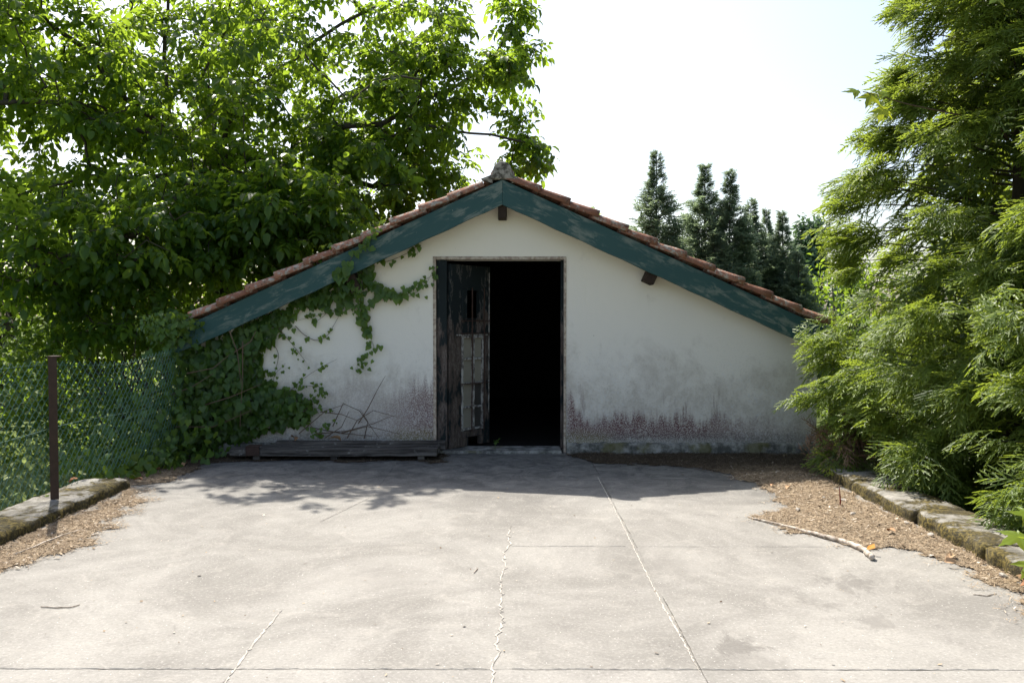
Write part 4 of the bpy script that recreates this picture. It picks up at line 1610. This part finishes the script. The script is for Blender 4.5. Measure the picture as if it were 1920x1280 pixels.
# ------------------------------------------------------------------ conifers
def cypress(name, label, base, H, prof, nb, spray, size, mat, group=None, n_parts=300, zmin=-.6, per=15, back=.35, twigs=True, lean=(0, 0), inner=.35, extra=None, tm=.52, up=0.0, dev=.05, spread=.2):
    base = np.array(base, float)
    root = empty(name, base)
    tag(root, label, 'tree', group)
    T, D, U, tt, SZ = [], [], [], [], []
    br = MB()
    view = CL - base
    view[2] = 0
    view /= np.linalg.norm(view)
    for b in range(nb):
        u = rng.random() ** 1.0
        z = zmin + (H - zmin) * u
        az = rng.uniform(0, 2 * math.pi)
        dr = np.array([math.cos(az), math.sin(az), 0])
        facing = float(dr @ view)
        if facing < -.25 and rng.random() > back:
            continue
        Rz = float(np.interp(z, prof[0], prof[1])) * rng.uniform(.78, 1.12)
        if Rz < .05:
            Rz = .05
        sway = np.array([lean[0], lean[1], 0]) * (z - base[2])
        p0 = np.array([base[0], base[1], z - .22 * Rz]) + sway
        rise = rng.uniform(.15, .45) + up
        tip = p0 + dr * Rz + np.array([0, 0, (rise - .12) * Rz])
        mid = p0 + dr * Rz * .55 + np.array([0, 0, rise * .62 * Rz])

        def cv(t):
            return (1 - t) ** 2 * p0 + 2 * t * (1 - t) * mid + t * t * tip
        if twigs and Rz > .25:
            br.tube([cv(t) for t in (0, .4, .75, 1.0)], [.014, .010, .006, .002], 4, caps=False)
        m_ = max(3, int(per * min(1.2, Rz / 1.2 + .25)))
        for q in range(m_):
            isin = rng.random() < inner
            t = rng.uniform(.25, .62) if isin else 1 - abs(rng.normal(0, spread))
            t = min(1, max(.15, t))
            p = cv(t)
            side = np.array([-dr[1], dr[0], 0]) * rng.normal(0, .55)
            d = dr + side + np.array([0, 0, rng.normal(-.12 + up * 1.3, .28)])
            T.append(p + rng.normal(0, dev, 3) * min(1, Rz))
            D.append(d)
            U.append(np.array([0, 0, 1.0]) + dr * rng.uniform(.0, .9) + rng.normal(0, .35, 3))
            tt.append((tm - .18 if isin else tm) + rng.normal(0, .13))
            SZ.append(min(1.0, .45 + Rz * 1.6))
    if extra:
        for (c, sp, m_, dd) in extra:
            for q in range(m_):
                T.append(np.array(c) + rng.normal(0, 1, 3) * np.array(sp))
                D.append(np.array(dd) + rng.normal(0, .4, 3))
                U.append(np.array([0, 0, 1.0]) + np.array([-.4, -.5, 0]) + rng.normal(0, .35, 3))
                tt.append(tm + .06 + rng.normal(0, .13))
                SZ.append(1.0)
    T, D, U, tt = map(np.array, (T, D, U, tt))
    n = len(T)
    S = rng.uniform(.7, 1.25, n) * size * np.array(SZ)
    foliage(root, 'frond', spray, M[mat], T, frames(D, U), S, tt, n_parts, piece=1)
    if n_parts > 0:                       # fill round the trunk, the crown's inner shade put into a dark tint
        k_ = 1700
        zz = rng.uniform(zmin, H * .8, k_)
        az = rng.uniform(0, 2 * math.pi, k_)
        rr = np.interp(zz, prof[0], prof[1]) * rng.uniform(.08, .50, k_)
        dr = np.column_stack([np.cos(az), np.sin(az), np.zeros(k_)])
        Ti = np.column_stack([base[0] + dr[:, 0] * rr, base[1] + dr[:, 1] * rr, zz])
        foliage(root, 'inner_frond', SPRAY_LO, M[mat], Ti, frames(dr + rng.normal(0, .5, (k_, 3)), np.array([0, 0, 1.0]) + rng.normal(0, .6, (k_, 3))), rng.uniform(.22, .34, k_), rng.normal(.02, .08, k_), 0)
    top = base + np.array([lean[0], lean[1], 0]) * (H - base[2])
    m = MB()
    r0 = max(.05, prof[1][1] * .075)
    m.tube([base - np.array([0, 0, .05]), (base[0] + lean[0] * .5 * (H - base[2]), base[1] + lean[1] * .5 * (H - base[2]), (base[2] + H) / 2), (top[0], top[1], H)], [r0, r0 * .6, .008], 8)
    m.build('trunk', M['bark'], root, smooth=True)
    if twigs:
        o = br.build('branch_mass', M['bark'], root)
        o['kind'] = 'stuff'
    print(name, 'sprays', n)
    return root


c1 = (4.55, 7.75, -.8)
cypress('cypress_tree', 'tall bright green cypress overhanging the right corner of the house', c1, 7.8,
        ([-.8, -.3, .1, .6, 1.06, 1.5, 1.75, 1.98, 2.2, 2.6, 3.05, 3.3, 3.9, 4.4, 6.0, 7.8], [.8, 1.1, 1.35, 1.45, 1.68, 1.6, 1.5, 1.25, 1.4, 1.5, 1.35, 1.0, 1.05, .85, .5, .05]), 400, SPRAY, .29, 'cypress', 'cypresses by the mossy kerb', 300, zmin=-.5, per=25, inner=.28, spread=.15, back=.2,
        extra=[(at(1725, 862, 6.85), (.10, .12, .07), 16, (-.6, -.5, -.30)), (at(1560, 690, 8.3), (.08, .1, .05), 6, (-1, -.1, .0)), (at(1590, 620, 8.2), (.14, .15, .12), 14, (-1, -.2, .0)),
               (at(1620, 770, 8.0), (.12, .15, .14), 18, (-1, -.2, -.1))])
cypress('cypress_tree', 'nearer dark cypress at the right edge behind the kerb', (4.55, 5.65, -.8), 6.6,
        ([-.8, -.2, .5, 1.5, 2.6, 3.6, 4.6, 6.6], [.7, 1.0, 1.18, 1.15, 1.0, .85, .6, .05]), 190, SPRAY, .28, 'cypress', 'cypresses by the mossy kerb', 200, zmin=-.5, per=22, inner=.28, spread=.16, back=.2)
cypress('cypress_tree', 'dark cypress deep behind the two tall ones at the right', (6.3, 9.6, -.8), 7.4,
        ([-.8, .3, 2.0, 4.0, 7.4], [1.2, 1.7, 1.7, 1.3, .05]), 260, SPRAY_LO, .42, 'cypress', 'cypresses by the mossy kerb', 0, zmin=-.5, per=15, tm=.2)
# small half-dead bush at the kerb end
db = empty('dry_conifer_bush', at(1590, 880, 7.95))
tag(db, 'small half dead conifer bush with brown twigs at the far kerb end', 'bush')
c = at(1592, 838, 7.85)
n = 46
T = c + rng.normal(0, 1, (n, 3)) * np.array([.13, .10, .09])
D = rand_unit(n) + np.array([-.3, -.4, .2])
foliage(db, 'frond', SPRAY, M['browncypress'], T, frames(D, np.tile([0, -.3, 1.0], (n, 1))), rng.uniform(.16, .28, n), rng.normal(.5, .2, n), 60, piece=1)
n = 40
T = c + np.array([0, 0, -.07]) + rng.normal(0, 1, (n, 3)) * np.array([.18, .10, .08])
D = rand_unit(n) + np.array([-.3, -.5, .1])
foliage(db, 'green_frond', SPRAY, M['cypress'], T, frames(D, np.tile([0, -.3, 1.0], (n, 1))), rng.uniform(.18, .30, n), rng.normal(.4, .15, n), 60, piece=1)
m = MB()
for q in range(14):
    e = c + rng.normal(0, .13, 3)
    s0 = at(1600 + rng.uniform(-30, 60), 885, 7.95)
    m.tube([s0, (s0 + e) / 2 + rng.normal(0, .04, 3), e], [.008, .006, .003], 4)
m.build('twig_mass', M['stick'], db)['kind'] = 'stuff'

far_specs = [(1231, 283, 16.0, .62, 'leftmost slender dark conifer standing alone above the right roof slope'),
             (1322, 304, 16.6, .70, 'pale tipped conifer second from the left in the row above the roof'),
             (1369, 316, 16.2, .60, 'pointed dark conifer third from the left above the roof'),
             (1408, 372, 17.2, .66, 'dark conifer in the middle of the row, just right of the pointed one'),
             (1437, 388, 17.8, .52, 'thin topped conifer fifth from the left in the row'),
             (1468, 392, 16.8, .60, 'thin conifer at the right end of the row beside the poplar'),
             (1498, 468, 16.4, .62, 'short dark conifer low at the eave end below the poplar'),
             (1340, 430, 15.9, .66, 'low bushy conifer filling the foot of the row above the tiles')]
built = []
for i, (px, py, Y, r0, lab) in enumerate(far_specs):
    t = at(px, py, Y)
    H = t[2] - .08
    if i < 3:
        o = cypress('conifer_tree', lab, (t[0], Y, -.8), H, ([-.8, .4, H - 2.6, H - 1.2, H - .6, H], [r0 * 1.1, r0 * 1.05, r0 * .85, r0 * .46, r0 * .17, .01]), 430, SPRAY_LO, .20, 'thuja',
                    'row of conifers behind the house', 0, zmin=.4, per=20, back=.5, twigs=False, inner=.5, tm=.42, up=.8, dev=.10)
        built.append((o, H, r0))
        continue
    src, Hs, rs = built[i % 3]
    o = src.copy()
    COL.objects.link(o)
    o.location = (t[0], Y, -.8)
    k = (H + .8) / (Hs + .8)
    w_ = r0 / rs * (.5 + .5 * k)
    o.scale = (w_, w_, k)
    o.rotation_euler.z = .9 * i
    o['label'] = lab
    for ch in list(src.children):
        c_ = ch.copy()
        COL.objects.link(c_)
        c_.parent = o

# ------------------------------------------------------------------ ivy
ivy = empty('ivy_plant', (-3.0, 9.1, 0))
tag(ivy, 'green heart leaved ivy climbing the left wall, eave and fence end', 'ivy')
T, D, U, S, tt = [], [], [], [], []


def iv(p, d, u, s, t):
    T.append(p); D.append(d); U.append(u); S.append(s); tt.append(t)


dense = [(338, 640), (420, 622), (470, 600), (520, 578), (570, 553), (620, 526), (665, 506), (690, 500), (700, 512), (672, 527), (640, 545), (622, 560), (596, 575), (560, 585), (548, 602), (520, 610), (512, 640), (495, 655), (484, 680), (492, 705), (520, 716), (545, 730), (575, 742), (592, 765), (575, 786), (545, 798), (505, 806), (455, 822), (400, 836), (330, 852), (300, 830), (320, 760)]
lo, hi = np.array(dense).min(0), np.array(dense).max(0)
Q = rng.uniform(lo, hi, (6800, 2))
Q = Q[inside_poly(Q, dense)]
ed = poly_dist(Q, dense)
keep = rng.random(len(Q)) < np.clip(.35 + ed / 45, 0, 1)
Q, ed = Q[keep], ed[keep]
for (qx, qy), e in zip(Q, ed):
    thick = min(.34, .03 + e * .0048) * (.45 + .9 * (.5 + .5 * math.sin(qx * .071 + 1.3 * math.sin(qy * .05)) * math.cos(qy * .083)))
    Yw = WY - .015 - rng.uniform(0, 1) ** .8 * thick
    p = at(qx, qy, Yw)
    if p[2] < .02 or (Yw < BY + .08 and p[2] > roof_z(p[0]) - BH - .03):
        continue
    iv(p, np.array([rng.normal(0, .45), rng.normal(-.25, .25), -1.0]), np.array([rng.normal(0, .4), -1.0, rng.uniform(0, .9)]), rng.uniform(.045, .105), rng.normal(.40, .24))


def blob(c, rr, n, smin, smax, tm):
    v = rand_unit(n)
    P = np.array(c) + v * np.array(rr) * (rng.random(n)[:, None] ** .4)
    for p, w in zip(P, v):
        if p[2] < .03 and p[0] > KL0: p[2] = .03 + rng.random() * .08
        o_ = w + np.array([0, -.35, .7]) + rng.normal(0, .35, 3)
        iv(p, np.array([rng.normal(0, .6), rng.normal(-.3, .5), -.8]), o_, rng.uniform(smin, smax), rng.normal(tm, .18))


blob((-3.65, 8.75, .20), (.70, .62, .55), 620, .04, .095, .45)
blob((-3.62, 9.0, .85), (.36, .30, .62), 330, .035, .085, .42)
blob((-3.62, 8.96, 1.38), (.36, .24, .17), 420, .03, .07, .55)
blob((-3.75, 8.1, .06), (.55, .65, .22), 430, .035, .08, .5)
blob((-4.15, 8.6, -.15), (.6, .8, .55), 460, .04, .09, .52)
pl = at(660, 530, 9.02)
blob((pl[0], 9.06, pl[2] - .04), (.16, .05, .10), 34, .05, .10, .45)
blob((-2.1, 9.12, 2.06), (.25, .08, .05), 30, .03, .06, .6)
for cx in (-1.95, -1.65, -1.4):       # tufts lying on the verge tiles
    blob((cx, 9.06, roof_z(cx) + .14), (.16, .08, .03), 16, .03, .06, .6)
stems = MB()
shoots = [([(690, 505), (695, 525), (714, 540), (734, 552), (761, 544), (789, 529), (816, 513)], 9.22, .09, 1.6), ([(734, 552), (748, 560), (775, 552), (800, 530), (814, 500)], 9.21, .065, 1.0),
          ([(725, 548), (710, 556), (690, 575), (683, 590), (683, 611), (695, 634), (701, 658), (679, 669), (670, 681), (671, 697)], 9.22, .075, 1.3),
          ([(668, 548), (676, 560), (668, 575), (672, 590)], 9.22, .05, 1.4),
          ([(680, 505), (700, 488), (726, 490), (765, 474), (785, 459), (782, 478)], 9.20, .07, .9), ([(640, 512), (650, 505), (660, 482), (683, 459), (695, 443), (710, 436)], 8.975, .085, 1.2),
          ([(520, 612), (535, 630), (558, 658), (574, 679)], 9.22, .045, 1.2), ([(520, 742), (539, 736), (570, 709), (601, 689), (632, 673)], 9.2, .06, 1.3),
          ([(545, 745), (570, 752), (590, 744), (607, 732), (593, 724), (554, 724)], 9.2, .05, 1.5), ([(484, 690), (500, 697), (515, 700), (535, 681)], 9.2, .05, 1.2),
          ([(555, 780), (575, 790), (593, 806), (610, 800), (625, 790)], 9.15, .06, 1.2), ([(560, 765), (590, 765), (625, 766)], 9.18, .05, 1.5),
          ([(554, 611), (570, 627), (593, 638), (612, 630), (625, 611), (648, 572), (672, 552)], 9.23, .05, .12), ([(660, 545), (640, 575), (600, 590), (560, 600)], 9.23, .075, .55),
          ([(600, 560), (612, 585), (590, 605)], 9.22, .08, .7), ([(650, 540), (645, 570), (630, 590)], 9.21, .1, .8), ([(510, 640), (522, 665), (515, 700), (512, 720)], 9.23, .05, .2)]
for pts, Yd, size, dens in shoots:
    W = [at(a, b, Yd + rng.normal(0, .006)) for a, b in pts]
    # smooth
    fine_ = []
    for i in range(len(W) - 1):
        p0, p1, p2, p3 = W[max(i - 1, 0)], W[i], W[i + 1], W[min(i + 2, len(W) - 1)]
        for t in np.linspace(0, 1, 6, endpoint=False):
            fine_.append(.5 * ((2 * p1) + (-p0 + p2) * t + (2 * p0 - 5 * p1 + 4 * p2 - p3) * t * t + (-p0 + 3 * p1 - 3 * p2 + p3) * t ** 3))
    fine_.append(W[-1])
    stems.tube(fine_, list(np.linspace(.0042, .0015, len(fine_))), 4)
    for i, p in enumerate(fine_):
        t = i / len(fine_)
        s0 = size * (1.25 - .75 * t)
        for q in range(rng.poisson(dens)):
            d = np.array([rng.normal(0, .55), rng.normal(-.2, .2), -1.0])
            iv(p + np.array([rng.normal(0, .035), -.012 - rng.random() * .035, rng.normal(0, .03)]), d, np.array([rng.normal(0, .35), -1, rng.uniform(0, .8)]), s0 * rng.uniform(.7, 1.15), rng.normal(.5, .18))
for (a, b, c_) in (((455, 640), (455, 700), (450, 800)), ((430, 620), (445, 660), (452, 720)), ((380, 760), (430, 745), (490, 720)), ((350, 700), (400, 690), (430, 665)), ((320, 740), (360, 725), (400, 700)), ((440, 660), (470, 640), (480, 620)), ((330, 800), (400, 800), (470, 770))):
    stems.tube([at(*a, 8.86), at(*b, 8.84), at(*c_, 8.88)], [.006, .005, .003], 5)
stems.build('stem', M['stem'], ivy)
T, D, U, S, tt = map(np.array, (T, D, U, S, tt))
foliage(ivy, 'leaf', HEART, M['ivy'], T, frames(D, U), S, tt, 300, piece=1)
print('ivy leaves', len(T))

# bare bramble stems against the wall
br = empty('bramble_stems', at(640, 822, 9.1))
tag(br, 'tangle of bare brown stems leaning on the wall above the planks', 'stems')
for pts in ([(593, 814), (650, 808), (700, 795), (735, 778)], [(625, 800), (644, 756), (672, 770), (695, 800), (710, 822)], [(672, 795), (690, 765), (710, 728), (722, 702)], [(600, 770), (640, 775), (680, 790)], [(640, 812), (690, 800), (760, 815)],
            [(560, 812), (610, 770), (646, 758)], [(650, 820), (668, 790), (700, 770), (745, 782)], [(610, 820), (640, 800), (655, 770)], [(580, 800), (640, 812), (700, 818)], [(685, 822), (690, 790), (676, 768)]):
    W = [at(a, b, 9.16 + rng.normal(0, .035)) for a, b in pts]
    W = [w + rng.normal(0, .006, 3) for w in W]
    MB().tube(W, list(np.linspace(.0065, .002, len(W))), 5).build('stem', M['stem'], br)

# ------------------------------------------------------------------ meadow
def meadow():
    root = empty('meadow_grass', (-6, 9, -.8))
    tag(root, 'pale green grass and weeds behind the wire fence', 'grass', kind='stuff')
    n = 30000
    X = -3.85 - rng.random(n) ** 1.2 * 9
    Y = rng.uniform(4.2, 13.5, n)
    H = rng.gamma(5, .055, n) * (1 + .5 * np.sin(1.3 * X + .9 * Y)) * np.where(Y < 10, 1.6, 1.1) + .05
    H = np.minimum(H, .62 + .1 * rng.random(n))
    az = rng.uniform(0, 2 * math.pi, n)
    b = rng.uniform(.1, .6, n) * H
    w = rng.uniform(.002, .006, n)
    c, s = np.cos(az), np.sin(az)
    P0 = np.column_stack([X, Y, np.full(n, -.8)])
    P1 = P0 + np.column_stack([c * b * .3, s * b * .3, H * .6])
    P2 = P0 + np.column_stack([c * b, s * b, H])
    sd = np.column_stack([-s, c, np.zeros(n)]) * w[:, None]
    V = np.stack([P0 - sd, P0 + sd, P1 + sd * .8, P1 - sd * .8, P2 + sd * .12, P2 - sd * .12], 1).reshape(-1, 3)
    i = np.arange(n)[:, None] * 6
    F = np.concatenate([i + np.array([0, 1, 2, 3]), i + np.array([3, 2, 4, 5])])
    off = np.array([-6, 9, -.8])
    link('blade_mass', np_mesh('blade_mass', V - off, F, np.repeat(np.clip(rng.normal(.5, .25, n), 0, 1), 6)), M['grass'], root)['kind'] = 'stuff'
    n = 15000
    k = 340
    cx = np.column_stack([-3.95 - rng.random(k) ** 1.2 * 7, rng.uniform(5, 12, k), -.8 + rng.gamma(4, .16, k)])
    T = cx[rng.integers(0, k, n)] + rng.normal(0, .13, (n, 3))
    T[:, 2] = np.maximum(T[:, 2], -.75)
    foliage(root, 'weed_leaf', LEAF, M['grass'], T, frames(rand_unit(n), rng.normal(0, .5, (n, 3)) + np.array([0, -.3, 1.0])), rng.uniform(.025, .07, n), rng.normal(.45, .25, n), 0)


meadow()

# ------------------------------------------------------------------ plane tree leaves at the right
def plane_leaf(seed):
    r = np.random.default_rng(seed)
    lob = [(-2.3, .42), (-1.15, .86), (0, 1.0), (1.15, .86), (2.3, .42)]
    P = []
    for i, (a, L) in enumerate(lob):
        P += [(a - .28, L * .62), (a - .12, L * .72), (a, L), (a + .12, L * .72), (a + .28, L * .62)]
        if i < 4:
            P.append((a + .57, .36))
    V = [(0.3, 0, 0.0)] + [(.30 + .7 * q * math.cos(a), .7 * q * math.sin(a), -.18 * q * q * (abs(math.sin(a)) + .4) + r.normal(0, .02)) for a, q in P] + [(.12, 0, 0)]
    n = len(P)
    F = [(0, i + 1, i + 2) for i in range(n - 1)] + [(0, n, n + 1), (0, n + 1, 1)]
    V = np.array(V)
    return V, np.array(F), np.zeros(len(V))


PLANE = [plane_leaf(s) for s in range(3)]
ps = empty('plane_sapling', (3.45, 4.75, -.8))
tag(ps, 'pale lobed leaves of a sapling reaching over the kerb at the right edge', 'sapling')
tips = [at(1893, 1005, 4.75), at(1908, 1055, 4.72), at(1915, 975, 4.95), at(1930, 1020, 4.6)]
st0 = np.array([3.45, 4.75, -.85])
MB().tube([st0, (3.40, 4.75, -.1), (3.25, 4.75, .22), (3.0, 4.75, .30)], [.014, .011, .008, .004], 6).build('stem', M['stem'], ps)
T = np.array(tips)
n = len(T)
foliage(ps, 'leaf', PLANE, M['plane'], T + np.array([.10, 0, .02]), frames(np.array([(-1, -.3, -.25), (-.8, -.5, -.5), (-.9, .2, .2), (-1, -.6, 0)]), np.array([(0, -.5, 1.0)] * n)), np.array([.21, .17, .18, .2]), np.array([.5, .7, .4, .5]), 10, piece=1)
ps2 = empty('plane_sapling', (4.75, 8.0, -.8))
tag(ps2, 'yellow green lobed leaves against the sky at the edge of the cypress', 'sapling')
tip = at(1618, 172, 6.5)
MB().tube([(4.75, 8.0, -.85), (4.75, 8.0, 1.2), (4.65, 7.9, 2.9), (4.1, 7.3, 3.12), tuple(tip + np.array([.45, .2, -.05])), tuple(tip)], [.022, .018, .012, .009, .005, .003], 6).build('stem', M['stem'], ps2)
T = np.array([tip + np.array(v) for v in ((.0, 0, 0), (.10, .05, .02), (.22, .0, -.03), (.14, -.05, -.10), (1.03, 0, .72))])
foliage(ps2, 'leaf', PLANE, M['plane'], T, frames(np.array([(-1, -.1, .05), (-.4, -.3, -.7), (-.7, .2, .3), (-.3, -.2, -.9), (-.6, -.3, -.4)]), np.array([(.1, -.7, .8)] * 5)), np.array([.17, .18, .16, .17, .17]), np.array([.8, .7, .9, .6, .9]), 10, piece=1)

# ------------------------------------------------------------------ small things on the terrace
def ground_tube(name, label, cat, pts, radii, mat, z=.012, sides=7, jit=.004):
    W = [on_ground(*p) for p in pts]
    F_ = []
    for i in range(len(W) - 1):
        for t in np.linspace(0, 1, 5, endpoint=False):
            F_.append(W[i] * (1 - t) + W[i + 1] * t)
    F_.append(W[-1])
    rr = np.interp(np.linspace(0, 1, len(F_)), np.linspace(0, 1, len(radii)), radii)
    P = [f + np.array([rng.normal(0, jit), rng.normal(0, jit), r_ * .9 + z]) for f, r_ in zip(F_, rr)]
    o = MB().tube(P, [float(a) * rng.uniform(.88, 1.12) for a in rr], sides).build(name, M[mat], None, smooth=True, origin=tuple(P[len(P) // 2]))
    tag(o, label, cat)
    return o, P


b_, P = ground_tube('fallen_branch', 'long pale bare branch lying on the concrete by the needle litter', 'branch',
                    [(1403, 971), (1450, 983), (1500, 996), (1545, 1009), (1590, 1022), (1622, 1036), (1637, 1051)], [.005, .009, .011, .014, .016, .018, .017], 'stick', .004)
V = [tuple(p) for p in (P[-4] + np.array([0, .01, .012]), P[-4] + np.array([.02, .03, .035]), P[-4] + np.array([.06, .03, .05]), P[-4] + np.array([.055, .0, .03]))]
m = MB().add(V, [(0, 1, 2, 3)])
tag(m.build('orange_leaf', M['orangeleaf'], None, origin=V[0]), 'tiny orange leaf caught on the thick end of the fallen branch', 'leaf')
ground_tube('thin_twig', 'short thin twig on the bare concrete at the lower left', 'twig', [(75, 1138), (110, 1140), (135, 1139), (150, 1134)], [.003, .004, .003, .002], 'stick', .002, 5, .002)
ground_tube('thin_twig', 'thin twig across the litter below the fence post', 'twig', [(30, 1045), (90, 1020), (150, 998)], [.004, .005, .003], 'stick', .02, 5, .006)
ground_tube('thin_twig', 'tiny twig on the concrete left of the long crack', 'twig', [(888, 1074), (893, 1070), (896, 1065)], [.003, .003, .002], 'stick', .002, 5, .002)
ground_tube('thin_twig', 'thin twig at the lower right edge of the litter', 'twig', [(1825, 1115), (1850, 1118), (1868, 1113)], [.003, .003, .002], 'stick', .002, 5, .002)
b = on_ground(1575, 952)
MB().tube([b, b + np.array([.002, 0, .06]), b + np.array([-.004, .01, .16])], [.006, .006, .003], 5).build('dry_weed', M['redstem'], None, origin=tuple(b))
tag(bpy.data.objects['dry_weed'], 'short reddish dry weed stalk standing upright in the needle litter', 'weed')

n = 800
Q = np.column_stack([rng.uniform(-3.2, 2.8, n), 1.8 + rng.random(n) * 7.2])
L = rng.gamma(1.6, .0016, n) + .0012
W = L * rng.uniform(.25, .8, n)
a = rng.uniform(0, 2 * math.pi, n)
d = np.stack([np.cos(a), np.sin(a), rng.normal(0, .15, n)], 1)
sd_ = np.stack([-np.sin(a), np.cos(a), rng.normal(0, .25, n)], 1)
C = np.column_stack([Q, np.full(n, .004) + L * .15])
V = np.stack([C - d * L[:, None] - sd_ * W[:, None], C - d * L[:, None] + sd_ * W[:, None], C + d * L[:, None] + sd_ * W[:, None], C + d * L[:, None] - sd_ * W[:, None]], 1).reshape(-1, 3)
gc = link('loose_grit', np_mesh('loose_grit', V, np.arange(n * 4).reshape(-1, 4), np.repeat(rng.beta(.7, .7, n), 4)), M['needles'])
tag(gc, 'small crumbs of grit and leaf scattered over the concrete', 'grit', kind='stuff')

# stones and dry leaves in the litter
i_ = 0
for px, py, sz, lab in ((1582, 942, .055, 'small pale stone right of the reddish stalk'), (1700, 985, .05, 'pale stone in the litter near the kerb break'), (1745, 1008, .06, 'small pale stone at the kerb foot by the dark break'),
                        (1545, 938, .045, 'small flat stone left of the reddish stalk'), (1600, 968, .05, 'grey stone in the middle of the needle litter'), (1496, 960, .05, 'flat pale chip near the thin end of the fallen branch'),
                        (1880, 1085, .06, 'pale stone by the dry leaves at the right edge')):
    g0 = on_ground(px, py)
    me_v = rand_unit(26)
    me_v = me_v * .62 * np.array([sz, sz * .6, sz * .35]) * rng.uniform(.8, 1.15, (26, 1))
    import bmesh
    bm = bmesh.new()
    for v in me_v:
        bm.verts.new(tuple(v))
    bmesh.ops.convex_hull(bm, input=bm.verts)
    me = bpy.data.meshes.new('stone')
    bm.to_mesh(me)
    bm.free()
    o = link('stone', me, M['stone'], None, (g0[0], g0[1], .024))
    o.rotation_euler.z = rng.uniform(0, 6)
    tag(o, lab, 'stone', 'stones in the needle litter')
dl_v, dl_f = simple_leaf(1, .6, .25, .3)
dl_me = np_mesh('dry_leaf', dl_v, dl_f)
dl_me.materials.append(M['dryleaf'])
spots = [(1905, 1078, .11, 'upper rust brown dry leaf at the right edge beside the kerb'), (1912, 1098, .13, 'lower curled brown dry leaf at the right edge beside the kerb'), (1790, 1040, .08, 'small tan dry leaf at the kerb foot'),
         (1770, 1052, .07, 'light dry leaf at the litter edge below the kerb'), (1665, 995, .07, 'curled dry leaf right of the litter middle'), (1480, 912, .07, 'brown dry leaf at the shadow edge by the house'),
         (1450, 908, .06, 'dry leaf where the house shadow meets the litter'), (300, 880, .09, 'dry leaf by the left kerb end'), (350, 868, .10, 'dry leaf at the foot of the ivy'), (130, 905, .09, 'brown dry leaf on top of the left kerb'),
         (268, 900, .09, 'tan dry leaf in front of the left kerb end')]
for px, py, sz, lab in spots:
    zz = .12 if 'on top of' in lab else .03
    g0 = on_ground(px, py, zz)
    o = link('dry_leaf', dl_me, M['dryleaf'], None, (g0[0], g0[1], zz))
    o.scale = (sz, sz, sz)
    o.rotation_euler = (rng.normal(0, .3), rng.normal(-.2, .3), rng.uniform(0, 6))
    tag(o, lab, 'leaf', 'dry leaves on the ground')
# leaves lying on the planks
for px, lab in ((553, 'brown dry leaf on the planks near the ivy'), (640, 'brown dry leaf on the planks under the bare stems')):
    p = at(px, 826, 9.1)
    o = link('dry_leaf', dl_me, M['dryleaf'], None, (p[0], p[1], .15))
    o.scale = (.13, .13, .13)
    o.rotation_euler = (.5, -.5, rng.uniform(0, 6))
    tag(o, lab, 'leaf', 'dry leaves on the ground')
# weed in the doorway
wd = empty('doorway_weed', (at(928, 840, 9.22)[0], 9.22, .03))
tag(wd, 'tiny green weed growing at the door sill', 'weed')
bx = world_off(wd)
MB().tube([tuple(bx), (bx.x + .004, bx.y, .09), (bx.x - .005, bx.y - .01, .15)], [.003, .0025, .0015], 4).build('stem', M['ivy'], wd)
n = 12
T = np.array(bx) + np.column_stack([rng.normal(0, .012, n), rng.normal(-.01, .01, n), rng.uniform(.05, .13, n)])
foliage(wd, 'leaf', LEAF, M['ivy'], T, frames(rand_unit(n) * np.array([1, 1, .3]) + np.array([0, -.3, .2]), np.tile([0, -.5, 1.0], (n, 1))), rng.uniform(.03, .055, n), rng.normal(.6, .1, n), 20, piece=1)
